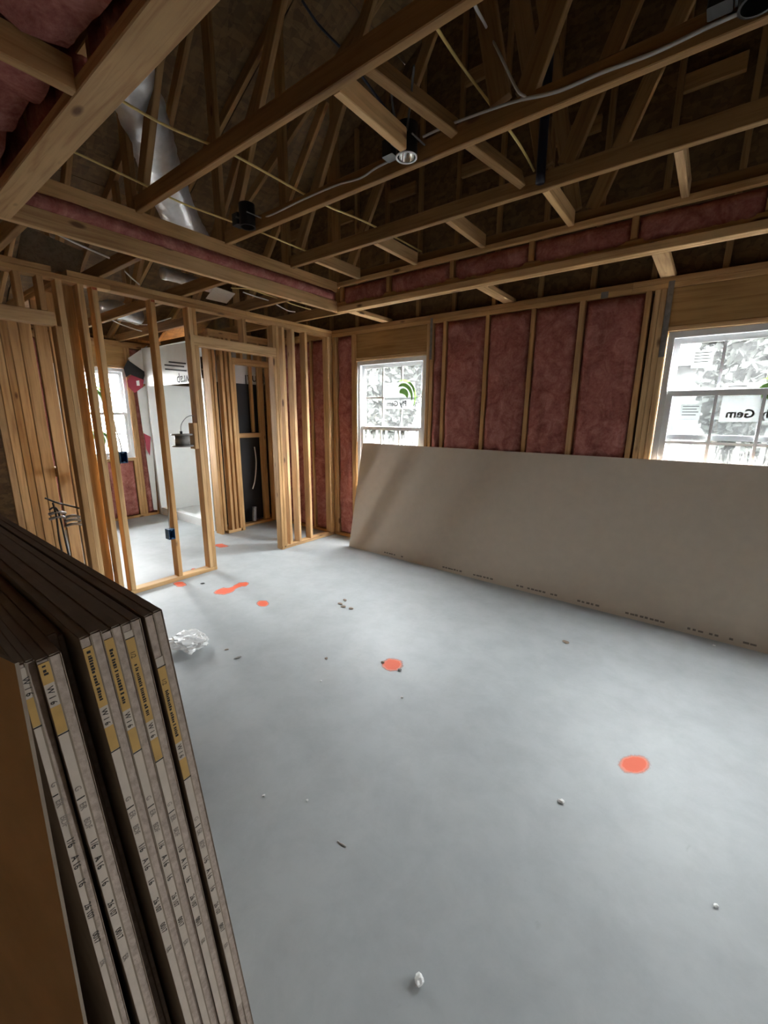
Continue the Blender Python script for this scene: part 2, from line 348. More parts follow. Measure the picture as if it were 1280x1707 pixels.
# gable above the back wall
gb = empty('wall_gable', (-1, YW+0.03, ZL)); tag(gb, 'dark gable end framing above the back wall', kind='structure')
RZ = lambda x: 2.62+0.5*(x+6.9) if x < 1.0 else 2.62+0.5*7.9-0.5*(x-1.0)
mesh('gable_sheathing', [(XL-0.3, YW+0.07, 2.47), (XR, YW+0.07, 2.47), (XR, YW+0.07, RZ(XR)), (1.0, YW+0.07, RZ(1.0)), (XL-0.3, YW+0.07, RZ(XL-0.3)),
     (XL-0.3, YW+0.082, 2.47), (XR, YW+0.082, 2.47), (XR, YW+0.082, RZ(XR)), (1.0, YW+0.082, RZ(1.0)), (XL-0.3, YW+0.082, RZ(XL-0.3))],
     [(0, 1, 2, 3, 4), (9, 8, 7, 6, 5), (0, 5, 6, 1), (1, 6, 7, 2), (2, 7, 8, 3), (3, 8, 9, 4), (4, 9, 5, 0)], 'osb', gb)
x = -6.2; k = 0
while x < 2.3:
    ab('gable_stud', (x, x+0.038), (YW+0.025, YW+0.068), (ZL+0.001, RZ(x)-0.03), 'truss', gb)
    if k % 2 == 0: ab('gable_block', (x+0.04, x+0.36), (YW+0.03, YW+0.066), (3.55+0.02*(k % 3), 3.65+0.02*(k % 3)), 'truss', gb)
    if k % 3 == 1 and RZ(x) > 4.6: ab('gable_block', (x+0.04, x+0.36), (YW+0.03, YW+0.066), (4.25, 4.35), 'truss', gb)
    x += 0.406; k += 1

# ---- partition (left)
wl = empty('wall_left', (XW-0.045, 2, 0)); tag(wl, 'bare stud partition with a door opening', kind='structure')
PX = (XW-D, XW)
def stud_y(y0, w=0.038, z=(0.038, ZP), m=None, dx=0.0, tw=0.0): return bar('stud', (XW-D/2+dx, y0+w/2, z[0]), (XW-D/2+dx+tw, y0+w/2, z[1]), D, w, m or random.choice(['wood', 'wood2']), wl, (0, 1, 0))
for y0 in (1.108, 1.237, 1.325, 1.732, 2.035, 2.958, 3.042, 3.172, 3.355, 3.703): stud_y(y0, dx=random.uniform(-.003, .003))
stud_y(3.741); stud_y(-0.5); stud_y(-0.9); stud_y(0.112)
for y0 in (1.07, 0.15, 2.073, 2.92): stud_y(y0, z=(0.0 if y0 > 2 else 0.038, 2.085))
for Y in ((2.04, 2.985), (0.12, 1.105)):
    ab('door_header', (XW-0.040, XW+0.002), (Y[0]+0.03, Y[1]-0.03), (2.086, 2.172), 'wood2', wl)
    ab('door_header', (XW-D, XW-0.045), (Y[0]+0.03, Y[1]-0.03), (2.086, 2.172), 'wood', wl)
for y0 in (2.074, 2.575, 2.92, 0.885, 1.005, 0.5): ab('cripple_stud', PX, (y0, y0+0.037), (2.174, ZP), 'wood', wl)
for Y in ((1.075, 2.111), (2.92, 3.775), (-0.93, 0.185)): ab('bottom_plate', PX, Y, (0.0, 0.038), 'wood2', wl)
for Y in ((-0.93, 1.45), (1.45, 3.775)): ab('top_plate', (PX[0], PX[1]+0.001), Y, (ZP, ZP+0.0375), 'wood', wl)
for Y in ((-0.93, 1.095), (1.185, 2.62), (2.623, 3.868)): ab('top_plate', PX, Y, (ZP+0.038, ZL), 'wood', wl)

for y0 in (1.325, 1.732, 2.035): boxes('red_mark', [((XW+0.0012, XW+0.0018), (y0+0.004, y0+0.032), (ZP-0.018, ZP-0.002))], 'redmark', wl)
# ---- hallway wall behind the left opening, and bathroom framing
wh = empty('wall_hall', (-4.6, 1.2, 0)); tag(wh, 'row of studs in the hallway wall behind the left opening', kind='structure')
for x in (-3.84, -4.16, -4.52, -4.95, -5.28, -5.58, -5.95, -6.3): bar('stud', (x, 1.200, 0.038), (x+random.uniform(-.01, .01), 1.200, ZP), D, 0.038, random.choice(['wood', 'wood2']), wh, (1, 0, 0))
ab('bottom_plate', (XL, -3.8), (1.156, 1.244), (0, 0.038), 'wood', wh)
for z in ((ZP, ZP+0.038), (ZP+0.038, ZL)): ab('top_plate', (XL, -3.795), (1.156, 1.244), z, 'wood', wh)
for x in (-4.3, -5.0): ab('fire_block', (x-0.15, x+0.2), (1.249, 1.287), (0.9, 0.99), 'wood', wh)

we = empty('wall_far', (XL, 2, 0)); tag(we, 'far bathroom outside wall with framed window and pink insulation', kind='structure')
W3, W3Z = (1.76, 2.645), (0.88, 2.11)
sheath(we, 'sheathing', XL-D, 'y', (YF, YW+0.1), (0, 2.5), [(*W3, *W3Z)])
for y0 in (1.30, 1.684, 1.722, 2.646, 2.684, 2.85, 3.2, 3.6, 3.73, 0.9, 0.52): ab('stud', (XL-D, XL), (y0, y0+0.037), (0.038, ZP), 'wood', we)
for z in ((0, 0.038), (ZP, ZP+0.038), (ZP+0.038, ZL)): ab('bottom_plate' if z[0] == 0 else 'top_plate', (XL-D, XL), (0.52, YW-0.002), z, 'wood', we)
ab('header', (XL-0.05, XL-0.004), (1.72, 2.68), (2.14, ZP), 'header', we); ab('header_plate', (XL-D, XL), W3, (2.11, 2.14), 'wood2', we)
ab('window_sill_plate', (XL-D, XL+0.004), W3, (0.842, 0.88), 'wood2', we)
for y0 in (1.76, 2.13, 2.608): ab('cripple_stud', (XL-D, XL), (y0, y0+0.037), (0.038, 0.842), 'wood', we)
for i, (a, b, z1) in enumerate([(1.80, 2.128, 0.84), (2.17, 2.606, 0.84), (2.722, 2.85, 2.38), (1.34, 1.684, 2.38)]): batt('insulation_batt', 'y', (a, b), (0.04, z1), XL-0.006, 0.07, we, 0.015, 40+i, 1)

wc = empty('wall_closet', (-4.85, 3.1, 0)); tag(wc, 'closet framing with a narrow doorway beside the shower', kind='structure')
for x, y in ((-4.93, 2.838), (-4.93, 2.885)): ab('stud', (x, x+0.135), (y, y+0.037), (0.0 if y < 2.84 else 0.038, ZP), 'wood', wc)
for y in (2.972, 3.032, 3.093, 3.131): ab('stud', (-4.857, -4.768), (y, y+0.037), (0.038 if y < 3.09 else 0.0, 2.105 if y > 3.12 else ZP), 'wood', wc)
for y in (3.665, 3.703): ab('stud', (-4.857, -4.768), (y, y+0.037), (0.038, ZP if y > 3.7 else 2.105), 'wood', wc)
ab('door_header', (-4.857, -4.768), (3.131, 3.70), (2.106, 2.18), 'wood', wc)
for y in (3.25, 3.5): ab('cripple_stud', (-4.857, -4.768), (y, y+0.037), (2.182, ZP), 'wood', wc)
ab('bottom_plate', (-4.857, -4.768), (2.92, 3.13), (0, 0.038), 'wood2', wc)
ab('top_plate', (-4.857, -4.768), (2.84, 3.77), (ZP, ZP+0.038), 'wood', wc); ab('top_plate', (-4.857, -4.768), (2.84, 3.77), (ZP+0.038, ZL), 'wood', wc)
ab('stud', (-4.99, -4.952), (3.62, 3.708), (0.038, 2.3), 'wood', wc); ab('blocking', (-4.99, -4.952), (3.27, 3.615), (1.20, 1.26), 'wood', wc)
ab('stud', (-4.99, -4.952), (3.50, 3.54), (1.27, 2.3), 'wood', wc)
ab('bottom_plate', (-4.99, -4.90), (2.93, 3.76), (0, 0.036), 'wood', wc)

# ---- walls behind and beside the camera (out of view)
wr = empty('wall_right', (XR, 0, 0)); tag(wr, 'closed stud wall to the right of the camera', kind='structure')
boxes('sheathing', [((XR, XR+0.012), (YF, YW+0.1), (0, 2.5)), ((XR, XR+0.012), (YF, YW+0.1), (2.5, RZ(XR)))], 'darkboard', wr)
for k in range(11): ab('stud', (XR-D, XR-0.001), (YF+0.12+k*0.406, YF+0.157+k*0.406), (0.0, ZP), 'wood', wr)
wf = empty('wall_front', (0, YF, 0)); tag(wf, 'closed wall behind the camera', kind='structure')
mesh('sheathing', [(XL-0.1, YF, 0), (XR, YF, 0), (XR, YF, RZ(XR)), (1.0, YF, RZ(1)), (XL-0.1, YF, RZ(XL-0.1))], [(4, 3, 2, 1, 0)], 'paleboard', wf)
for x in range(-15, 8): ab('stud', (x*0.406, x*0.406+0.038), (YF+0.001, YF+D), (0.0, ZP), 'wood', wf)

# ================================================================ ROOF
rf = empty('roof', (-2.5, 0, 4)); tag(rf, 'brown strand board roof deck above the trusses', kind='structure')
y = YF
sl = math.hypot(1, 0.5)
while y < YW+0.05:
    y1 = min(y+1.215, YW+0.082)
    for x0 in (-7.1, -4.93, -2.76, -0.6):
        x1 = min(x0+2.165, 1.0)
        bar('roof_panel', (x0, (y+y1)/2, RZ(x0)+0.006), (x1, (y+y1)/2, RZ(x1)+0.006), y1-y-0.004, 0.012, 'osb', rf, (-0.5, 0, 1))
    bar('roof_panel', (1.0, (y+y1)/2, RZ(1)+0.006), (XR+0.3, (y+y1)/2, RZ(XR+0.3)+0.006), y1-y-0.004, 0.012, 'osb', rf, (0.5, 0, 1))
    y += 1.219
mesh('roof_light_block', [(-7.4, YF-0.3, RZ(-7.4)+0.02), (1.0, YF-0.3, RZ(1)+0.02), (XR+0.3, YF-0.3, RZ(XR+0.3)+0.02), (-7.4, YW+0.3, RZ(-7.4)+0.02), (1.0, YW+0.3, RZ(1)+0.02), (XR+0.3, YW+0.3, RZ(XR+0.3)+0.02)], [(0, 1, 4, 3), (1, 2, 5, 4)], 'black', rf)  # unseen layer added to stop sky light leaking between the roof panels
boxes('eave_light_block', [((-7.0, -6.98), (YF-0.3, YW+0.3), (2.2, 2.66)), ((-7.0, XL-0.05), (YF-0.3, YW+0.3), (2.2, 2.22))], 'wood', rf)  # unseen boards added to keep sky light out of the eave gap
TR = [(1.40, 'nearest the camera, crossing the tray below the foil duct'), (2.012, 'second from the camera, carrying the can lights'), (2.622, 'third from the camera, beside the navy pipe'), (3.235, 'just above the back side of the tray')]
def truss(y, label, tray=True):
    t = empty('roof_truss', (-2, y, ZL), label='wooden roof truss '+label, cat='roof truss', group='roof trusses above the tray ceiling')
    S = (0, 1, 0); w, th = D, 0.038
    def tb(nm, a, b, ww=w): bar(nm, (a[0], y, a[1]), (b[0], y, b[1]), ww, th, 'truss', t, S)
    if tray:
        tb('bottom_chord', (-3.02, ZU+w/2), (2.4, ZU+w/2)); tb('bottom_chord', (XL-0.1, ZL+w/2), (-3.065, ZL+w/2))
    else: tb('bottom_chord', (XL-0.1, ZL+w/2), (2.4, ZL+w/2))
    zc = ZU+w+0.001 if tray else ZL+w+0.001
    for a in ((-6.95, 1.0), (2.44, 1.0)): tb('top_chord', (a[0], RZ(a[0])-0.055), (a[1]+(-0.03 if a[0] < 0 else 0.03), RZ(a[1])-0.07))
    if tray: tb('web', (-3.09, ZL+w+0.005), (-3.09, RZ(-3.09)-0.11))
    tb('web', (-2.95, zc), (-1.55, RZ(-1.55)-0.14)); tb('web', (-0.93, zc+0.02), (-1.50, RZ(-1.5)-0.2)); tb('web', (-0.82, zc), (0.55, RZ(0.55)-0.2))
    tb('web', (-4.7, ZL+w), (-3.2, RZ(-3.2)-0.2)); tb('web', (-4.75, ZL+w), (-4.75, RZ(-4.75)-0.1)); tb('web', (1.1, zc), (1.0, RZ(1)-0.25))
    return t
for y, lab in TR: truss(y, lab)
truss(0.813, 'directly over the front edge of the tray')
ab_ = None

# ---- tray ceiling frame
tl = empty('tray_frame', (-3.04, 2, ZL), label='left side of the ceiling tray: two boards with a pink insulation strip between', cat='ceiling frame', group='sides of the ceiling tray')
ab('lower_board', (-3.063, -3.025), (0.645, 3.168), (ZL, ZL+0.098), 'wood2', tl); ab('upper_board', (-3.063, -3.025), (0.645, 3.168), (2.642, 2.728), 'wood2', tl)
batt('insulation_strip', 'y', (0.76, 3.165), (ZL+0.085, 2.655), -3.027, 0.034, tl, 0.026, 71, 1)
tb_ = empty('tray_frame', (-1, 3.21, ZL), label='back side of the ceiling tray: plates, short studs and pink batts', cat='ceiling frame', group='sides of the ceiling tray')
ab('lower_board', (-3.063, XR-0.1), (3.17, 3.208), (ZL, ZL+0.05), 'wood2', tb_); ab('lower_board', (-3.063, XR-0.1), (3.21, 3.248), (ZL, ZL+0.098), 'wood2', tb_)
ab('upper_board', (-3.063, XR-0.1), (3.175, 3.213), (2.688, 2.7275), 'wood', tb_)
cx = [-3.02, -2.46, -1.83, -1.205, -0.575, 0.05, 0.67, 1.28, 1.9]
for c in cx: ab('short_stud', (c, c+0.037), (3.196, 3.232), (ZL+0.099, 2.687), 'wood', tb_)
for i in range(len(cx)-1): batt('insulation_batt', 'x', (cx[i]+0.039, cx[i+1]-0.002), (ZL+0.06, 2.686), 3.207, 0.06, tb_, 0.016, 80+i)
tf = empty('tray_frame', (-1, 0.7, ZL), label='front side of the ceiling tray: wide pale board nearest the camera', cat='ceiling frame', group='sides of the ceiling tray')
ab('lower_board', (-3.023, XR-0.1), (0.645, 0.752), (ZL-0.0005, ZL+0.040), 'wood2', tf); ab('upper_board', (-3.0, XR-0.1), (0.70, 0.738), (2.642, 2.728), 'wood', tf)
for x in (-2.4, -1.75, -1.2, -0.6, 0.0): ab('short_stud', (x, x+0.037), (0.70, 0.738), (ZL+0.041, 2.641), 'wood', tf)
for i, x in enumerate((-2.95, -2.36, -1.71, -1.16, -0.56)): batt('insulation_batt', 'x', (x, x+0.54), (ZL+0.042, 2.72), 0.69, 0.04, tf, 0.02, 95+i)
# blocking
def thing_board(name, X, Y, Z, m, label, cat, group=None): return tag(ab(name, X, Y, Z, m), label, cat, group)
names = ['first from the left end', 'second from the left end', 'middle one', 'second from the right', 'rightmost one']
for n_, x in zip(names, (-2.775, -2.155, -1.56, -0.945, -0.335)):
    thing_board('ceiling_block', (x, x+0.038), (2.643, 3.173), (ZU, ZU+D), 'wood2', 'short pale block between third truss and back of tray, '+n_, 'block', 'blocks at the back of the tray')
thing_board('ceiling_block', (-1.362, -1.324), (1.421, 1.868), (ZU, ZU+D), 'wood2', 'pale block beside the chrome can light between two trusses', 'block')
for n_, x in zip(('near the room corner', 'over the insulated wall', 'beside the right window'), (-2.96, -1.617, -0.455)):
    thing_board('lookout_block', (x, x+0.089), (3.25, YW+D), (ZL+0.0005, ZL+0.038), 'wood2', 'flat pale block from tray to back wall, '+n_, 'block', 'flat blocks over the back wall')
thing_board('ceiling_joist', (-1.75, -1.712), (YF+0.1, 0.643), (ZL, ZL+D), 'wood', 'ceiling joist meeting the front tray board at upper left', 'joist')
for x in (-2.36,):
    thing_board('ceiling_joist', (x, x+0.038), (YF+0.1, 0.30), (ZL+0.25, ZL+0.34), 'truss', 'ceiling joist hidden in the dark above the drywall stack', 'joist', 'dark joists over the drywall stack')
for i, (a, b) in enumerate(((-1.70, -1.13), (-2.33, -1.76), (-3.0, -2.4))):
    v = []; f = []
    for j in range(21):
        for k in range(13):
            X_ = a+(b-a)*k/12; Y_ = -0.5+1.13*j/20
            v.append((X_, Y_, ZL+0.10+0.045*noise.noise(Vector((X_*5, Y_*4, i)))+0.02*noise.noise(Vector((X_*14, Y_*12, i)))-0.03*math.sin(math.pi*k/12)))
    n0 = len(v); v += [(p[0], p[1], ZL+0.28) for p in v]
    for j in range(20):
        for k in range(12):
            q = (j*13+k, j*13+k+1, (j+1)*13+k+1, (j+1)*13+k); f.append(tuple(reversed(q))); f.append(tuple(n0+z for z in q))
    for j in range(20):
        for k in (0, 12): f.append((j*13+k, (j+1)*13+k, n0+(j+1)*13+k, n0+j*13+k))
    for k in range(12):
        for j in (0, 20): f.append((j*13+k, j*13+k+1, n0+j*13+k+1, n0+j*13+k))
    tag(mesh('ceiling_batt', v, f, 'pink', smooth=True), ('pink ceiling batt right of the upper left joist', 'pink ceiling batt left of the upper left joist', 'pink ceiling batt over the drywall stack at the left edge')[i], 'insulation', 'pink batts in the front ceiling')

# ================================================================ WINDOWS
def window(name, origin, rz, wd, z0, z1, meet, raised, label):
    """single hung vinyl window; local x along the wall, local y outwards"""
    w = empty(name, origin, rz); tag(w, label, kind='structure')
    fr = 0.045
    B = lambda nm, l, m, p: boxes(nm, l, m, p, local=True)
    B('window_frame', [((0.006, fr), (0.012, 0.085), (z0+.004, z1-.004)), ((wd-fr, wd-0.006), (0.012, 0.085), (z0+.004, z1-.004)), ((fr, wd-fr), (0.012, 0.085), (z1-fr, z1-.004)), ((fr, wd-fr), (0.012, 0.085), (z0+.004, z0+fr))], 'vinyl', w)
    st = 0.038
    def sash(za, zb, y):
        x0, x1 = fr+0.001, wd-fr-0.001
        s = B('sash', [((x0, x0+st), (y, y+0.026), (za, zb)), ((x1-st, x1), (y, y+0.026), (za, zb)), ((x0+st, x1-st), (y, y+0.026), (za, za+st)), ((x0+st, x1-st), (y, y+0.026), (zb-st, zb))], 'vinyl', w)
        gx0, gx1, gz0, gz1 = x0+st, x1-st, za+st, zb-st
        cw = (gx1-gx0)/3; ch = (gz1-gz0)/2; mu = 0.009
        for k in (1, 2): B('muntin', [((gx0+cw*k-mu, gx0+cw*k+mu), (y+0.006, y+0.020), (gz0, gz1))], 'vinyl', s)
        for k in range(3): B('muntin', [((gx0+cw*k+(mu if k else 0), gx0+cw*(k+1)-(mu if k < 2 else 0)), (y+0.006, y+0.020), (gz0+ch-mu, gz0+ch+mu))], 'vinyl', s)
        for k in range(3):
            for j in range(2):
                B('pane', [((gx0+cw*k+(mu if k else 0), gx0+cw*(k+1)-(mu if k < 2 else 0)), (y+0.011, y+0.014), (gz0+ch*j+(mu if j else 0), gz0+ch*(j+1)-(mu if j < 1 else 0)))], 'glass', s)
        return s
    a = sash(meet-st/2, z1-fr-0.001, 0.052)
    lo = z0+fr+0.001; h = meet+st/2-lo
    b = sash(lo+raised, lo+raised+h, 0.022)
    return w, a, b
w1, w1a, w1b = window('window_1', (W1[0], YW, 0), 0, W1[1]-W1[0], 0.60, 2.10, 1.362, 0.0, 'white vinyl window left of the insulated wall bays')
w2, w2a, w2b = window('window_2', (W2[0], YW, 0), 0, W2[1]-W2[0], 0.60, 2.10, 1.362, 0.31, 'white vinyl window at the right edge with its lower sash raised')
w4, w4a, w4b = window('added_window', (DO[0], YW, 0), 0, DO[1]-DO[0], 0.60, 2.10, 1.362, 0.0, 'white vinyl window on the back wall beyond the right edge of the view')  # made-up window out of view, adds sky light from the right
w3, w3a, w3b = window('window_3', (XL, W3[0], 0), P90, W3[1]-W3[0], 0.88, 2.11, 1.50, 0.0, 'white bathroom window seen through the stud partition')
def leaf_logo(parent, x, z, s, y):
    """green leaf made of three curved blades"""
    for i, (a0, a1, r0, r1) in enumerate(((2.3, 0.0, 0.25, 0.66), (2.1, -0.25, 0.72, 1.0), (1.9, -0.6, 1.06, 1.25))):
        v = []; f = []; n = 12
        for k in range(n+1):
            t = k/n; a = a0+(a1-a0)*t; wob = math.sin(math.pi*t)**0.5 if 0 < t < 1 else 0.05
            rm = (r0+r1)/2; rw = (r1-r0)/2*wob
            for r in (rm-rw, rm+rw): v.append((x-s*0.55+s*r*math.cos(a)*0.95, y, z-s*0.25+s*r*math.sin(a)*1.05))
        for k in range(n): f.append((2*k, 2*k+1, 2*k+3, 2*k+2))
        mesh('leaf_emblem', v, f, 'wingreen', parent, local=True)
def flat(nm, X, y, Z, m, parent): return mesh(nm, [(X[0], y, Z[0]), (X[1], y, Z[0]), (X[1], y, Z[1]), (X[0], y, Z[1])], [(0, 1, 2, 3)], m, parent, local=True)
def stickers(win, sash, y, small, big=None):
    x0, x1, z0, z1 = small
    s = flat('small_sticker', (x0, x1), y, (z0, z1), 'winpaper', win)
    for k in range(4): flat('printed_line', (x0+0.012, x1-0.012-0.012*(k % 2)), y-0.0006, (z1-0.016-0.02*k, z1-0.011-0.02*k), 'winink', s)
    if not big: return
    x0, x1, z0, z1 = big
    s = flat('brand_sticker', (x0, x1), y, (z0, z1), 'winpaper', win)
    leaf_logo(s, x1-0.075, z0+(z1-z0)*0.55, 0.15, y-0.0012)
    o = text('printed_name', 'Ply Gem', 0.078, 'ink', Matrix.Identity(4), None, 0.0, offset=0.0022)
    o.data.transform(frame4((x1-0.10, y-0.001, z0+0.03), (-1, 0, 0), (0, 0, 1), (0, -1, 0)))
    o.parent = s
    flat('printed_line', (x0+0.02, x0+0.12), y-0.0006, (z1-0.025, z1-0.019), 'winink', s)
stickers(w1, w1a, 0.046, (0.155, 0.275, 1.84, 1.955), (0.375, 0.775, 1.575, 1.85))
stickers(w2, w2a, 0.046, (0.165, 0.285, 1.845, 1.96), (0.375, 0.775, 1.475, 1.735))
# the raised lower sash carries its own pair
stickers(w2, w2b, 0.017, (0.145, 0.265, 1.485, 1.595))
stickers(w3, w3a, 0.046, (0.10, 0.2, 1.85, 1.94), (0.30, 0.6, 1.6, 1.82))
stickers(w3, w3b, 0.017, (0.60, 0.72, 1.28, 1.4), (0.25, 0.55, 1.05, 1.25))
tag(tube('cable', [(W1[0]+0.012, YW+0.005, 2.05), (W1[0]+0.02, YW-0.002, 1.98), (W1[0]+0.012, YW, 1.7), (W1[0]+0.014, YW, 1.2)], 0.005, 'cable_w'), 'white cable hanging down the left side of the left window', 'cable')

# ================================================================ DRYWALL
def sheet(name, x0, x1, p_bot, p_top, th, mats, label, cat='drywall sheet', group=None, endtape=None, tilt=0.0):
    """gypsum sheet standing on its long edge: near face runs from p_bot (y,z) to p_top (y,z); thickness toward +y"""
    (yb, zb), (yt, zt) = p_bot, p_top
    L = math.hypot(yt-yb, zt-zb); dy, dz = (yt-yb)/L, (zt-zb)/L; ny, nzv = dz, -dy
    root = empty(name, ((x0+x1)/2, yb, zb), label=label, cat=cat, group=group)
    def slab(nm, a, b, m, xa=x0, xb=x1, h0=0.0, h1=L):
        v = []
        for X in (xa, xb):
            sk = tilt*(X-x1)
            for h, o in ((h0, a), (h1, a), (h1, b), (h0, b)): v.append((X, yb+dy*h+ny*o+sk, zb+dz*h+nzv*o))
        mesh(nm, v, [(0, 1, 2, 3), (7, 6, 5, 4), (0, 4, 5, 1), (1, 5, 6, 2), (2, 6, 7, 3), (3, 7, 4, 0)], m, root)
    pt = 0.0009
    slab('face_paper', 0, pt, mats[0]); slab('core', pt, th-pt, mats[1], x0+0.001, x1-0.0008, 0.001, L-0.001); slab('face_paper', th-pt, th, mats[2])
    slab('edge_paper', pt, th-pt, mats[3], x0, x1-0.004, L-0.0009, L+0.0004)
    return root, (lambda h, o: Vector((x1, yb+dy*h+ny*o, zb+dz*h+nzv*o))), Vector((0, dy, dz)), Vector((0, ny, nzv))
# sheet leaning under the windows
r, at_, uu, nn = sheet('drywall_sheet', -3.20, 0.62, (3.489, 0.001), (3.742, 1.1925), 0.0125, ('paper', 'gypsum', 'greypaper', 'paper'), 'long white drywall sheet leaning against the back wall under the windows')
for (ua, va), (ub, vb) in (((640, 924), (672, 934)), ((728, 946), (770, 957)), ((788, 961), (822, 970)), ((860, 980), (930, 997)), ((962, 1000), (1000, 1011)), ((1042, 1022), (1108, 1040)), ((1145, 1050), (1200, 1063)), ((1215, 1066), (1262, 1078))):
    d0 = ray(ua, va); a = EYE+d0*((3.4905)/d0.y); d1 = ray(ub, vb); b = EYE+d1*((3.4905)/d1.y)
    n = max(3, int((b.x-a.x)/0.03))
    for k in range(n):
        if random.random() < 0.85:
            X0 = a.x+(b.x-a.x)*k/n; X1 = X0+(b.x-a.x)/n*random.uniform(0.55, 0.95); h0 = 0.030; h1 = 0.030+random.uniform(0.012, 0.016)
            P_ = lambda X, h: (X, 3.486+0.252/1.2182*h-0.0006, 0.001+1.191/1.2182*h+0.0002)
            mesh('printed_mark', [P_(X0, h0), P_(X1, h0), P_(X1, h1), P_(X0, h1)], [(0, 1, 2, 3)], 'greyink', r)
# stack of sheets beside the camera
XE = -0.583
def stack_sheet(yt, yb_, zt, th, xe, label, mats=('greypaper', 'gypsum', 'greypaper', 'greypaper'), x0=-3.25):
    # yb_ is the near face at z = 0
    return sheet('drywall_sheet', x0, xe, (yb_, 0.001), (yt, zt), th, mats, label, group='drywall stack at the left')
def print_end(fn, uu, nn, th, root, style, shift):
    xo = 0.0006
    def strip(nm, h0, h1, o0, o1, m, lift=xo):
        v = [fn(h0, o0), fn(h0, o1), fn(h1, o1), fn(h1, o0)]
        v = [p+Vector((lift, 0, 0)) for p in v]; v += [p-Vector((lift+0.0002, 0, 0)) for p in v]
        return mesh(nm, v, [(0, 1, 2, 3), (7, 6, 5, 4), (0, 4, 5, 1), (1, 5, 6, 2), (2, 6, 7, 3), (3, 7, 4, 0)], m, root)
    L = 1.2185
    S = lambda d: min(L-0.006, L-d+shift)
    top = min(L-0.01, S(0.02))
    strip('end_tape', 0.35, top, 0.0005, th-0.0012, 'tape')
    if S(0.172) < L-0.02: strip('yellow_tape', S(0.172), min(S(0.036), top), 0.0004, th-0.001, 'yellow', 0.0009)
    strip('yellow_tape', S(0.242), S(0.204), 0.0004, th-0.001, 'yellow', 0.0009)
    strip('black_tick', S(0.2443), S(0.2428), 0.0004, th, 'ink', 0.0012)
    if S(0.034) < L-0.01: strip('black_tick', S(0.036), S(0.0347), 0.0004, th, 'ink', 0.0012)
    strip('black_tick', S(0.345), S(0.3437), 0.0008, th-0.002, 'ink', 0.0012)
    # letters read downward along the edge: x_text = -uu, y_text = +nn
    def wr(s, d, size, m):
        if S(d) < L-0.012: text('printed_text', s, size, m, frame4(fn(S(d), 0.0022)+Vector((0.0011, 0, 0)), -uu, nn, (1, 0, 0)), root, 0.0001)
    wr('1/2', 0.055, 0.0085, 'ink')
    rr = random.Random(style)
    h = 0.076
    while h < 0.162:
        wd = rr.uniform(0.0016, 0.0036)
        if S(h) < L-0.012: strip('printed_mark', S(h+wd), S(h), 0.0034, 0.0034+rr.uniform(0.003, 0.0045), 'ink', 0.0012)
        h += wd+rr.choice([0.001, 0.0012, 0.0035])
    wr('W 1 6', 0.176, 0.0095, 'ink')
    wr('G', 0.325, 0.0095, 'greyink'); wr('ER', 0.352, 0.0105, 'greyink'); wr('BDF', 0.378, 0.010, 'greyink')
    wr('1/6', 0.415, 0.0115, 'ink'); wr('A 16', 0.445, 0.0115, 'ink'); wr('16', 0.487, 0.0115, 'ink'); wr('26 107', 0.530, 0.0105, 'ink'); wr('0017', 0.585, 0.0105, 'ink')
    wr('ER', 0.64, 0.010, 'greyink')
# (near-face y at the top, at the floor) found from the photograph's edges
units = [('A', 0.0815, 0.135, 1.213, XE, 0.154), ('B', 0.0990, 0.170, 1.211, XE+0.004, 0.134), ('C', 0.143, 0.236, 1.219, XE+0.002, 0.073), ('D', 0.1673, 0.262, 1.2165, XE, 0.051), ('E', 0.1915, 0.289, 1.216, XE-0.002, 0.015), ('F', 0.2205, 0.327, 1.2175, XE-0.001, -0.045)]
ordn = ['first', 'third', 'seventh', 'ninth', 'eleventh', 'thirteenth']; ord2 = ['second', 'fourth', 'eighth', 'tenth', 'twelfth', 'last']
for i, (n_, yt, yb_, zt, xe, sh) in enumerate(units):
    th = 0.0118 if n_ != 'A' else 0.0085
    nm = 'drywall sheet with printed yellow end tape, %s from the camera in the left stack' % ordn[i]
    r, fn, uu, nn = stack_sheet(yt, yb_, zt, th, xe, nm, mats=('greypaper', 'gypsum', 'greypaper', 'greypaper'))
    print_end(fn, uu, nn, th, r, i+3, sh)
    g = 0.0122 if n_ != 'A' else 0.0088
    last = n_ == 'F'
    stack_sheet(yt+g, yb_+g, zt+0.001*random.uniform(-1, 2), 0.0118 if n_ != 'A' else 0.0082, xe-0.001, 'drywall sheet with bare gypsum end, %s from the camera in the left stack' % ord2[i] if not last else 'outermost drywall sheet of the left stack, with bare gypsum end facing the open floor')
stack_sheet(0.1238, 0.207, 1.212, 0.0108, XE-0.055, 'recessed dark drywall sheet, fifth from the camera in the left stack')
stack_sheet(0.1352, 0.2205, 1.206, 0.0065, XE-0.06, 'recessed dark drywall sheet, sixth from the camera in the left stack')
_dx, _dy = -math.cos(math.radians(12)), -math.sin(math.radians(12))
_T, _B = Vector((-0.437, 0.061, 1.285)), Vector((-0.437, 0.0475, 0.001)); _o = Vector((_dx, _dy, 0))*0.85; _n = Vector((-_dy, _dx, 0))*-0.003
_q = [_B, _T, _T+_o, _B+_o]; _v = _q+[p+_n for p in _q]
bp = empty('brown_panel', (-0.8, 0.0, 0.0), label='brown paper-faced board standing between the camera and the left drywall stack', cat='board')
mesh('face', _v, [(3, 2, 1, 0)], 'brown', bp); mesh('backing', _v, [(4, 5, 6, 7), (0, 1, 5, 4), (1, 2, 6, 5), (2, 3, 7, 6), (3, 0, 4, 7)], 'greypaper', bp)

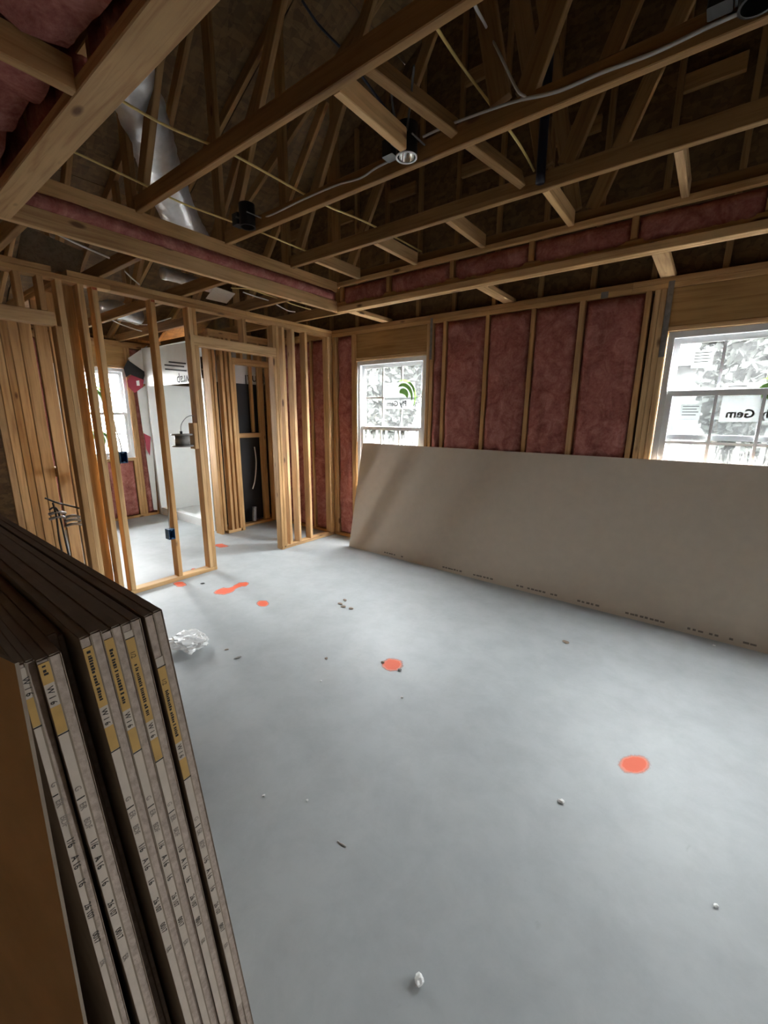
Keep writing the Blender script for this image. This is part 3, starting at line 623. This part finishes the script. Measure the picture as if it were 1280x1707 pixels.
# ================================================================ ELECTRICAL, LIGHTS, CABLES
def can_light(x, y, m_in, label):
    t = empty('can_light', (x, y, ZU), label=label, cat='can light', group='recessed can lights in the tray')
    R_ = 0.046
    lathe('reflector', [(R_, 0.004), (R_*0.93, 0.03), (R_*0.75, 0.075), (R_*0.35, 0.10), (0.001, 0.102)], m_in, (x, y, ZU), t)
    lathe('housing', [(R_+0.004, 0.002), (R_+0.005, 0.02), (R_+0.005, 0.135), (R_*0.8, 0.142), (0.001, 0.143)], 'black', (x, y, ZU), t)
    lathe('trim_ring', [(R_-0.002, 0.001), (R_+0.006, 0.0), (R_+0.006, 0.004), (R_-0.002, 0.005), (R_-0.002, 0.001)], 'vinyl' if m_in == 'chrome' else 'black', (x, y, ZU), t)
    lathe('socket', [(0.011, 0.055), (0.012, 0.095), (0.001, 0.096)], 'cable_k', (x, y, ZU), t, 14)
    ab('junction_box', (x-0.13, x-0.065), (y-0.03, y+0.03), (ZU+0.03, ZU+0.10), 'black', t)
    for s in (-1, 1): ab('hanger_bar', (x+s*0.056, x+s*0.064), (1.88, 1.99), (ZU+0.06, ZU+0.066), 'darksteel', t)
can_light(-1.363, 1.925, 'chrome', 'round can light with a shiny reflector hanging in the tray centre')
can_light(-2.645, 1.925, 'black', 'black can light near the left side of the tray')
can_light(-0.075, 1.925, 'black', 'black can light at the upper right corner of the view')
def cable(pts, r, m, label, group='cables in the attic'): return tag(tube('electric_cable', pts, r, m), label, 'cable', group)
yb = 1.985
cable([onz(425, 368, 2.80)]+[ony(u, v, yb) for u, v in ((455, 357), (500, 335), (560, 309), (600, 297), (625, 281), (650, 268))], 0.0055, 'cable_w', 'white cable stapled along the second truss, starting at the left can light')
cable([ony(u, v, yb) for u, v in ((705, 228), (740, 212), (778, 197), (840, 175), (875, 163))]+[ony(u, v, 1.97) for u, v in ((862, 150), (835, 95), (808, 40))]+[ony(789, 2, 1.44), ony(786, -40, 1.45)], 0.0055, 'cable_w', 'white cable looping down from the nearest truss to the second truss')
cable([ony(u, v, yb+0.002) for u, v in ((868, 166), (930, 152), (1000, 122), (1090, 88), (1180, 45), (1270, 5))], 0.007, 'cable_w', 'thick pair of grey cables lying along the right half of the second truss')
cable([(-2.20, 0.80, 2.81), (-2.225, 1.164, 2.805), (-2.185, 1.39, 2.803), (-2.16, 1.52, 2.80), (-2.17, 1.98, 2.803), (-2.15, 2.18, 2.795), (-2.11, 2.54, 2.803), (-2.1, 3.2, 2.81)], 0.006, 'cable_y', 'yellow cable crossing over the trusses right of the foil duct')
cable([(-2.79, 0.75, 2.81), (-2.81, 1.03, 2.805), (-2.835, 1.343, 2.80), (-2.85, 1.6, 2.79), (-2.855, 1.89, 2.80), (-2.833, 2.17, 2.80), (-2.84, 2.58, 2.803), (-2.83, 3.2, 2.81)], 0.006, 'cable_y', 'yellow cable crossing over the trusses along the left side of the tray')
cable([ony(716, 26, 1.44), ony(724, 40, 1.5), ony(752, 84, 1.75), ony(780, 124, 2.03), ony(852, 221, 2.2), ony(877, 260, 2.5), ony(890, 285, 2.64)], 0.006, 'cable_y', 'yellow cable slanting between trusses above the navy pipe')
cable([ony(652, 135, 1.6), ony(655, 180, 1.75), ony(668, 235, 1.93)], 0.005, 'cable_k', 'dark cable dropping to the shiny can light')
cable([ony(690, 110, 1.6), ony(684, 170, 1.75), ony(676, 232, 1.93)], 0.005, 'cable_k', 'second dark cable dropping to the shiny can light')
cable([ony(503, 0, 2.2), ony(530, 40, 2.3), ony(566, 78, 2.4)], 0.008, 'navy', 'navy cable high in the dark above the nearest truss')
cable([ony(598, 120, 2.4), ony(620, 150, 2.5), ony(650, 190, 2.6)], 0.008, 'navy', 'navy cable above the block by the shiny can light')
cable([onz(u, v, 2.5) for u, v in ((85, 385), (130, 407), (182, 430))], 0.006, 'cable_w', 'white cable under the left side of the tray above the partition', 'cables over the partition')
cable([onz(u, v, 2.5) for u, v in ((208, 452), (220, 464), (232, 474))], 0.005, 'cable_w', 'short white cable above the partition left of the silver duct', 'cables over the partition')
cable([onz(u, v, 2.5) for u, v in ((405, 487), (425, 494), (450, 502), (478, 517), (492, 520))], 0.005, 'cable_w', 'white cable curving above the door opening', 'cables over the partition')
cable([onz(u, v, 2.5) for u, v in ((385, 480), (415, 482), (440, 490), (470, 500), (490, 508), (518, 516))], 0.005, 'cable_y', 'yellow cable above the door opening', 'cables over the partition')
cable([onz(u, v, 2.5) for u, v in ((182, 531), (200, 540), (225, 549), (236, 552))], 0.006, 'cable_w', 'white cable over the bathroom seen left of the boxed stud', 'cables over the bathroom')
cable([onz(u, v, 2.5) for u, v in ((195, 533), (220, 538), (245, 541), (285, 530))], 0.005, 'cable_w', 'thin white cable over the bathroom ceiling joists', 'cables over the bathroom')
tag(tube('vent_pipe', [(-0.935, 2.575, ZU+0.02), (-0.94, 2.575, 3.2), (-0.95, 2.575, 4.2), (-0.95, 2.575, 5.3)], 0.024, 'navy', n=14), 'navy blue vertical pipe in front of the third truss', 'pipe')
# sloping brace
tag(bar('truss_brace', ony(600, 92, 1.45), ony(868, 300, 2.60), 0.089, 0.038, 'truss', None, (1, 0, 0.35)), 'sloping wooden brace between the trusses above the can lights', 'brace')
# ducts
def duct(pts, r, label, name='foil_duct'):
    return tag(tube(name, pts, lambda t: r*(1+0.05*math.sin(t*90)+0.10*noise.noise(Vector((t*9, r, 0)))), 'foil', n=20), label, 'duct', 'foil ducts')
duct([ony(205, 90, 1.25), ony(228, 160, 1.38), ony(252, 235, 1.55), ony(275, 300, 1.75), ony(300, 362, 1.95), ony(322, 400, 2.15)], 0.135, 'silver foil flexible duct hanging behind the nearest truss')
duct([onz(-20, -60, 2.85), onz(40, 0, 2.85), onz(90, 60, 2.95)], 0.07, 'silver foil duct at the upper left corner of the view')
duct([onz(270, 455, 2.72), onz(310, 466, 2.72), onz(350, 478, 2.72)], 0.05, 'silver duct lying over the joists above the partition')
duct([onz(165, 520, 2.62), onz(190, 515, 2.62), onz(228, 528, 2.62)], 0.09, 'silver duct over the bathroom beside its window')
# plywood scrap and lumber over the hall
def quad_panel(name, pts, n, th, m):
    n = Vector(n); v = [Vector(p) for p in pts]+[Vector(p)+n*th for p in pts]
    return mesh(name, v, [(0, 1, 2, 3), (7, 6, 5, 4), (0, 4, 5, 1), (1, 5, 6, 2), (2, 6, 7, 3), (3, 7, 4, 0)], m)
tag(quad_panel('plywood_piece', [onx(u, v, -3.93) for u, v in ((28, 440), (132, 462), (140, 420), (38, 375))], (-1, 0, 0), 0.018, 'greywood'), 'weathered grey plywood piece above the left end of the partition', 'plywood')
tag(quad_panel('cardboard_piece', [onz(u, v, 2.56) for u, v in ((343, 498), (378, 506), (392, 490), (358, 478))], (0.0, 0, 1), 0.004, 'tape'), 'pale cardboard flap lying over the joists above the partition', 'cardboard')
# electrical boxes
def elec_box(y0, z, label, side):
    x0 = XW+0.010; w_, h_, d_ = 0.055, 0.092, 0.07
    t = empty('electrical_box', (x0, y0+w_/2, z), label=label, cat='electrical box', group='blue electrical boxes')
    e = 0.003
    boxes('shell', [((x0-d_, x0-d_+e), (y0, y0+w_), (z, z+h_)), ((x0-d_+e, x0), (y0, y0+e), (z, z+h_)), ((x0-d_+e, x0), (y0+w_-e, y0+w_), (z, z+h_)), ((x0-d_+e, x0), (y0+e, y0+w_-e), (z, z+e)), ((x0-d_+e, x0), (y0+e, y0+w_-e), (z+h_-e, z+h_))], 'blue', t)
    for zz in (z+0.006, z+h_-0.012): boxes('screw_tab', [((x0-0.006, x0+0.001), (y0+w_/2-0.008, y0+w_/2+0.008), (zz, zz+0.007))], 'blue', t)
    lathe('nail', [(0.002, -0.02), (0.002, 0.03)], 'steel', (x0-0.04, y0+w_/2, z+h_+0.004), t, 6, 'y')
    tube('feed_cable', [(x0-0.03, y0+w_/2, z+h_-0.01), (x0-0.035, y0+w_/2, z+h_+0.06), (x0-0.05, y0+w_/2+side*0.03, z+h_+0.3), (x0-0.05, y0+w_/2+side*0.035, z+h_+0.6)], 0.005, 'cable_w', t)
    return t
elec_box(1.364, 1.11, 'blue electrical box on the stud in front of the bathroom window', -1)
elec_box(1.676, 0.405, 'blue electrical box low on the stud beside the bottom plate', 1)
# wire spool hung on the door jamb
sp = empty('wire_spool', (-3.745, 1.905, 1.22), label='grey metal spool hanging by a wire beside the door jamb', cat='spool')
lathe('drum', [(0.0005, -0.045), (0.062, -0.045), (0.062, 0.045), (0.0005, 0.045)], 'darksteel', (-3.745, 1.905, 1.27), sp)
for dz in (-0.05, 0.05): lathe('flange', [(0.0005, -0.006), (0.088, -0.006), (0.088, 0.006), (0.0005, 0.006)], 'darksteel', (-3.745, 1.905, 1.27+dz), sp)
tube('wire_loop', [(-3.745, 1.90, 1.325), (-3.745, 1.905, 1.40), (-3.745, 1.95, 1.46), (-3.745, 2.00, 1.485), (-3.745, 2.034, 1.48)], 0.004, 'steel', sp)
lathe('clip', [(0.0005, -0.012), (0.011, -0.012), (0.011, 0.014), (0.0005, 0.014)], 'black', (-3.745, 1.90, 1.335), sp, 10)
tag(ab('nailer_block', (-3.79, -3.703), (1.996, 2.034), (1.19, 1.42), 'wood2'), 'short wooden block nailed to the left door jamb behind the spool', 'block')
# cable bundle in the hall
cb = empty('cable_bundle', (-4.1, 1.14, 0.9), label='bundle of dark and grey cables tied to hallway studs above the drywall stack', cat='cable')
for i, (uv) in enumerate((((75, 830), (95, 838), (112, 842), (135, 848)), ((82, 850), (92, 846), (100, 862), (110, 905), (118, 940)), ((88, 838), (94, 862), (99, 900), (106, 930)))):
    tube('dark_cable', [onx(u, v, -4.10) for u, v in uv], 0.007, 'cable_k', cb)
for k, (u, v) in enumerate(((118, 862), (120, 868), (122, 875), (94, 856), (95, 864))):
    c = onx(u, v, -4.12); tube('grey_cable', [c+Vector((0, -0.05, 0.0)), c+Vector((0.015, -0.01, 0.012)), c+Vector((0.015, 0.03, 0.008)), c+Vector((0, 0.06, -0.01))], 0.012, 'steel', cb)

# ================================================================ SHOWER
sh = empty('shower_stall', (-5.8, 3.3, 0), label='white one-piece shower stall with low curb behind the partition', cat='shower')
x0, x1, y0, y1 = -6.56, -5.02, 2.89, 3.76
boxes('curb', [((x0, x1), (y0, y0+0.09), (0, 0.11))], 'white', sh); boxes('pan', [((x0, x1), (y0+0.09, y1), (0, 0.05))], 'white', sh)
boxes('back_panel', [((x0, x1), (y1-0.05, y1), (0.05, 1.92))], 'white', sh)
boxes('side_panel', [((x0, x0+0.04), (y0, y1-0.05), (0.11, 1.92)), ((x0, x0+0.04), (y0+0.09, y1-0.05), (0.05, 0.11))], 'white', sh)
boxes('side_panel', [((x1-0.04, x1-0.012), (y0, y1-0.05), (0.11, 1.92)), ((x1-0.04, x1-0.012), (y0+0.09, y1-0.05), (0.05, 0.11))], 'white', sh); boxes('dark_outer_shell', [((x1-0.012, x1), (y0+0.03, y1), (0.0, 1.90))], 'black', sh)
boxes('front_flange', [((x0-0.01, x0+0.055), (y0-0.012, y0), (0.0, 1.93))], 'white', sh); boxes('front_flange', [((x0+0.055, x1), (y0-0.012, y0), (1.885, 1.93))], 'white', sh); boxes('front_flange', [((x1-0.055, x1), (y0-0.012, y0), (0.0, 1.885))], 'white', sh)
# corner seat
boxes('corner_seat', [((-5.55, x1-0.04), (y1-0.36, y1-0.05), (0.05, 0.42))], 'white', sh)
# plastic wrap over the top of the stall
wp = empty('plastic_wrap', (-5.9, 2.88, 1.95), label='white plastic wrap with upside-down lettering draped over the shower stall', cat='wrap')
def drape(name, quad, nx, nz_, m, amp, lift=0.0, sd=0, dirn=(0, -1, 0)):
    a, b, c, d = [Vector(p) for p in quad]; v = []; f = []
    for j in range(nz_+1):
        for i in range(nx+1):
            s, t = i/nx, j/nz_; p = (a*(1-s)+b*s)*(1-t)+(d*(1-s)+c*s)*t
            p += Vector(dirn)*(lift+amp*(1+noise.noise(Vector((p.x*5+p.y*5, p.z*4, sd))))); v.append(p)
    for j in range(nz_):
        for i in range(nx): f.append((j*(nx+1)+i, j*(nx+1)+i+1, (j+1)*(nx+1)+i+1, (j+1)*(nx+1)+i))
    return mesh(name, v, f, m, wp, smooth=True)
YD = y0-0.014
pz = lambda u, v: onx(u, v, -6.565)
drape('front_sheet', [(-6.55, YD, 1.90), (-5.03, YD, 1.89), (-5.03, YD, 2.36), (-6.55, YD, 2.40)], 26, 10, 'film', 0.006, 0.0, 1)
drape('corner_flap', [pz(236, 640), pz(247, 640), pz(245, 576), pz(213, 597)], 6, 8, 'film', 0.004, 0.004, 2, (1, 0, 0))
drape('hanging_flap', [pz(256, 850), pz(262, 850), pz(246, 640), pz(228, 652)], 6, 14, 'film', 0.008, 0.003, 3, (1, 0, 0))
boxes('top_sheet', [((-6.55, -5.03), (YD, 3.74), (2.385, 2.388))], 'film', wp)
drape('end_sheet', [(-5.012, 2.89, 1.90), (-5.0, 3.74, 1.90), (-5.0, 3.74, 2.38), (-5.012, 2.89, 2.38)], 6, 6, 'film', 0.0, 0.0, 4)
def patch(nm, pix, m, off, far=True): mesh(nm, [onx(u, v, -6.56+off) if far else ony(u, v, YD-off) for u, v in pix], [tuple(range(len(pix)))], m, wp)
patch('black_print', [(206, 614), (210, 629), (217, 624), (239, 633), (243, 621), (213, 600)], 'black', 0.022)
patch('red_print', [(212, 635), (214, 645), (219, 650), (225, 655), (238, 645), (240, 632), (220, 623)], 'red', 0.021)
patch('white_square', [(227, 635), (228, 643), (233, 643), (232, 634)], 'sticker', 0.024)
patch('red_print', [(239, 722), (244, 748), (250, 760), (251, 728)], 'red', 0.03)
for (a, b, c) in ((281, 602, 310), (274, 607, 307), (275, 614, 311)): patch('printed_bar', [(a, b), (c, b+3), (c, b+5.5), (a, b+2.5)], 'ink', 0.02, False)
o_ = ony(321, 624, YD-0.02)
text('printed_text', '-wrap', 0.17, 'ink', frame4(o_, (-1, 0, -0.02), (0, 0, -1), (0, -1, 0)), wp, 0.0004)
text('printed_text', 'original', 0.17, 'ink', frame4(onx(396, 624, -4.992)+Vector((0.003, 0.60, 0.0)), (0, -1, 0), (0, 0, -1), (1, 0, 0)), wp, 0.0004)
tag(tube('water_line', [onx(424, 745, -4.96), onx(427, 770, -4.95), onx(425, 800, -4.95), onx(421, 815, -4.96)], 0.008, 'cable_w'), 'white flexible water line in the closet', 'pipe')
tag(tube('drain_fitting', [onx(424, 868, -4.9), onx(424, 862, -4.9), onx(424, 845, -4.9)], 0.03, 'steel', n=12), 'grey drain fitting on the closet floor', 'fitting')

# ================================================================ FLOOR MARKS AND DEBRIS
def paint_blob(pix, label, grow=1.0):
    """flat spray mark: list of (u, v, radius_x_px) stamped along the floor, drawn as one soft-edged patch"""
    c = onz(pix[0], pix[1]); hx, hy = pix[2], pix[3]
    e1 = (onz(pix[0]+hx, pix[1])-c); e2 = (onz(pix[0], pix[1]-hy)-c)
    v = [c]; f = []; n = 28; ed = [1.0]
    for ring, ev in ((0.6, 0.8), (1.25, 0.0)):
        for k in range(n):
            a = 2*math.pi*k/n; rr = ring*(1+0.10*noise.noise(Vector((math.cos(a)*1.6, math.sin(a)*1.6, pix[0]))))
            v.append(c+e1*math.cos(a)*rr+e2*math.sin(a)*rr); ed.append(ev)
    for k in range(n):
        f.append((0, 1+k, 1+(k+1) % n)); f.append((1+k, 1+n+k, 1+n+(k+1) % n, 1+(k+1) % n))
    for p in v: p.z = 0.0005
    o = mesh('paint_mark', v, f, 'paint'); at = o.data.attributes.new('edge', 'FLOAT', 'POINT')
    for i, q in enumerate(ed): at.data[i].value = q
    tag(o, label, 'paint mark', 'orange spray paint marks')
paint_blob((1058, 1274, 25, 15), 'orange spray paint spot at the right, nearest the camera')
paint_blob((654, 1108, 17, 10), 'orange spray paint spot in the middle of the floor')
paint_blob((438, 1006, 10, 5), 'small round orange paint spot left of the middle of the floor')
def paint_path(pts, label):
    v = []; f = []; ed = []
    n = len(pts)
    for i, (u, vv, w) in enumerate(pts):
        c = onz(u, vv); a = onz(*pts[max(i-1, 0)][:2]); b = onz(*pts[min(i+1, n-1)][:2]); d = (b-a).normalized(); s = Vector((-d.y, d.x, 0))
        for t, ev in ((-1.3, 0), (-0.5, 0.85), (0.5, 0.85), (1.3, 0)):
            v.append(c+s*w*t); ed.append(ev*(0.0 if i in (0, n-1) else 1))
    for i in range(n-1):
        for k in range(3): f.append((i*4+k, i*4+k+1, (i+1)*4+k+1, (i+1)*4+k))
    for p in v: p.z = 0.0006
    o = mesh('paint_mark', v, f, 'paint'); at = o.data.attributes.new('edge', 'FLOAT', 'POINT')
    for i, q in enumerate(ed): at.data[i].value = q
    tag(o, label, 'paint mark', 'orange spray paint marks')
paint_path([(356, 985.5, 0.03), (364, 985.5, 0.06), (373, 985.5, 0.08), (381, 983.5, 0.065), (387, 981, 0.035), (392, 978.8, 0.03), (397, 976.5, 0.04), (403, 974.5, 0.055), (410, 973.5, 0.05), (416, 973, 0.02)], 'orange dumbbell-shaped paint mark near the bottom plate')
paint_path([(290, 970, 0.02), (297, 972, 0.04), (303, 976, 0.04), (308, 978, 0.02)], 'orange paint mark spilling over at the bottom plate')
paint_path([(358, 907, 0.02), (364, 908, 0.05), (372, 911, 0.05), (384, 911, 0.02)], 'orange paint mark on the floor inside the door opening')
paint_path([(317, 950, 0.02), (322, 949, 0.03), (327, 948, 0.02)], 'faint orange paint mark behind the bottom plate')
def crumb(u, v, r, m, label, fl_=0.45, sx=1.0):
    c = onz(u, v); bm = bmesh.new(); bmesh.ops.create_icosphere(bm, subdivisions=2, radius=r)
    for q in bm.verts:
        k = 1+0.45*noise.noise(q.co/r*1.3+Vector((u, v, 0))); q.co = Vector((q.co.x*k*sx, q.co.y*k, q.co.z*k*fl_))
    zmin = min(q.co.z for q in bm.verts)
    ang = (u*0.7) % 3.1
    bmesh.ops.rotate(bm, verts=bm.verts, cent=(0, 0, 0), matrix=Matrix.Rotation(ang, 3, 'Z'))
    bmesh.ops.translate(bm, verts=bm.verts, vec=(c.x, c.y, -zmin+0.0003)); me = bpy.data.meshes.new('debris'); bm.to_mesh(me); bm.free(); me.materials.append(M[m])
    o = bpy.data.objects.new('debris_crumb', me); COL.objects.link(o); tag(o, label, 'debris', 'crumbs on the slab')
crumb(698, 1637, 0.012, 'white', 'white plaster lump near the bottom edge of the view', 0.7, 1.3)
crumb(935, 1337, 0.010, 'vinyl', 'small white bottle-cap-like bit with dark shadow in the right half', 0.5, 1.3)
crumb(1193, 1511, 0.006, 'white', 'small white chip at the lower right of the floor', 0.5, 1.5)
crumb(670, 1163, 0.007, 'white', 'white crumb just below the middle orange spot')
crumb(440, 1327, 0.006, 'white', 'white crumb right of the printed stack ends')
crumb(512, 1335, 0.005, 'white', 'tiny white crumb left of the floor centre')
crumb(535, 1136, 0.007, 'white', 'white crumb left of the middle orange spot')
crumb(1190, 1077, 0.009, 'white', 'white crumb in the shade of the long drywall sheet')
crumb(638, 1105, 0.010, 'greypaper', 'grey crumb touching the left of the middle orange spot', 0.5)
crumb(666, 1118, 0.011, 'darksteel', 'dark crumb touching the right of the middle orange spot', 0.5)
for i, (u, v) in enumerate(((567, 1007), (572, 1012), (585, 1015), (575, 1001))):
    crumb(u, v, 0.014, 'greypaper', ('grey crumb, leftmost of the four beyond the middle of the floor', 'grey crumb, nearest of the four beyond the middle of the floor', 'grey crumb, rightmost of the four beyond the middle of the floor', 'grey crumb, farthest of the four beyond the middle of the floor')[i], 0.3, 1.6)
crumb(396, 1097, 0.011, 'darksteel', 'dark curled scrap right of the plastic bag', 0.3, 2.2)
crumb(378, 1083, 0.008, 'greypaper', 'grey scrap close to the plastic bag', 0.3, 1.6)
crumb(544, 1098, 0.009, 'greypaper', 'grey scrap left of the middle orange spot', 0.3, 1.5)
crumb(338, 973, 0.012, 'cable_k', 'dark scrap near the bottom plate', 0.3, 1.6)
crumb(943, 1071, 0.016, 'greypaper', 'grey scrap before the long drywall sheet', 0.25, 1.6)
crumb(328, 1056, 0.012, 'black', 'black scrap behind the plastic bag', 0.3, 1.6)
tag(tube('wire_offcut', [onz(563, 1402)+Vector((0, 0, .002)), onz(567, 1406)+Vector((0, 0, .002)), onz(571, 1408)+Vector((0, 0, .003)), onz(577, 1412)+Vector((0, 0, .002))], 0.0018, 'cable_w'), 'thin curled wire offcut lying left of the floor centre', 'wire')
# crumpled clear bag
c = onz(316, 1078); bm = bmesh.new(); bmesh.ops.create_icosphere(bm, subdivisions=4, radius=0.11)
for q in bm.verts:
    p = q.co/0.11; k = 1+0.35*noise.noise(p*2.0+Vector((3, 1, 7)))+0.22*abs(noise.noise(p*4.5))+0.1*noise.noise(p*9)
    q.co = Vector((q.co.x*k*1.15, q.co.y*k*0.95, q.co.z*k*0.34))
zm = min(q.co.z for q in bm.verts)
for q in bm.verts: q.co += Vector((c.x, c.y, -zm+0.0005))
me = bpy.data.meshes.new('bag'); bm.to_mesh(me); bm.free(); me.materials.append(M['bag'])
tag(link(bpy.data.objects.new('plastic_bag', me)), 'crumpled clear plastic bag on the floor beside the drywall stack', 'bag')

# ================================================================ OUTDOORS
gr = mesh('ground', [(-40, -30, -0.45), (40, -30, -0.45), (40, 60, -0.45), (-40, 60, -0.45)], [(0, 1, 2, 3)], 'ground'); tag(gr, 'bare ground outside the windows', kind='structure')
def tree(x, y, h, r, label, sd):
    t = empty('pale_tree', (x, y, -0.45), label=label, cat='tree', group='trees outside the windows')
    tube('trunk', [(x, y, -0.45), (x+0.1, y, h*0.3), (x, y, h*0.7)], lambda q: 0.16*(1-0.6*q), 'fence', t)
    rd = random.Random(sd); v = []; f = []
    for k in range(14000):
        while True:
            p = Vector((rd.uniform(-1, 1), rd.uniform(-1, 1), rd.uniform(-1, 1)))
            if p.length < 1: break
        q = Vector((x+p.x*r, y+p.y*r, -0.45+h*0.56+p.z*h*0.46)); s = rd.uniform(0.08, 0.18); a = Vector((rd.uniform(-1, 1), rd.uniform(-1, 1), rd.uniform(-1, 1))).normalized(); b = a.orthogonal().normalized(); cc = a.cross(b); i = len(v)
        v += [q-a*s, q+b*s*0.5, q+a*s, q-b*s*0.5]; f.append((i, i+1, i+2, i+3))
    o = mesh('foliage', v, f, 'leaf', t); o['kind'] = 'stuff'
for i, x in enumerate((-16.6, -13.1, -9.6, -6.1, -2.6, 0.9, 4.4, 7.9)):
    tree(x, 12.4+0.4*(i % 2), (7.2, 8.0, 7.4, 8.2, 7.0, 6.4, 8.0, 7.6)[i], 1.45, ('leafy tree outside, leftmost of the row', 'leafy tree outside, second from the left of the row', 'leafy tree outside, third from the left of the row', 'leafy tree behind the left part of the left window', 'leafy tree outside, just right of the left window', 'leafy tree standing behind the right window', 'leafy tree outside, second from the right of the row', 'leafy tree outside, rightmost of the row')[i], i+5)
# neighbour house
nh = empty('neighbour_house', (-6, 22, -0.45), label='grey neighbouring house far behind the trees', cat='house')
boxes('wall', [((-14, 6), (22, 30), (-0.45, 3.6))], 'fence', nh)
mesh('roof', [(-14.5, 21.4, 3.6), (6.5, 21.4, 3.6), (6.5, 26, 6.4), (-14.5, 26, 6.4), (-14.5, 30.6, 3.6), (6.5, 30.6, 3.6)], [(0, 1, 2, 3), (3, 2, 5, 4), (0, 3, 4), (1, 5, 2)], 'asphalt', nh)
# rail fence and dry grass
fe = empty('rail_fence', (-2, 7.2, -0.45), label='pale rail fence outside the back windows', cat='fence')
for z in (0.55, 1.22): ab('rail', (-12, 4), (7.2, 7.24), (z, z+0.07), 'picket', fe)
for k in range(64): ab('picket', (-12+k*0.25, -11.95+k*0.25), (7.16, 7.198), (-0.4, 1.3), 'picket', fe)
rd = random.Random(3); v = []; f = []
for k in range(5200):
    x = rd.uniform(-11, 4); y = rd.uniform(7.7, 10.0); h = rd.uniform(0.7, 1.5); a = rd.uniform(0, 3.14); w_ = 0.02; dx, dy = math.cos(a)*w_, math.sin(a)*w_; i = len(v); lx, ly = rd.uniform(-.35, .35), rd.uniform(-.35, .35)
    v += [(x-dx, y-dy, -0.45), (x+dx, y+dy, -0.45), (x+lx+dx*.4, y+ly+dy*.4, -0.45+h), (x+lx-dx*.4, y+ly-dy*.4, -0.45+h)]; f.append((i, i+1, i+2, i+3))
tag(mesh('dry_grass', v, f, 'straw'), 'tall dry straw-coloured grass outside the windows', 'grass', kind='stuff')
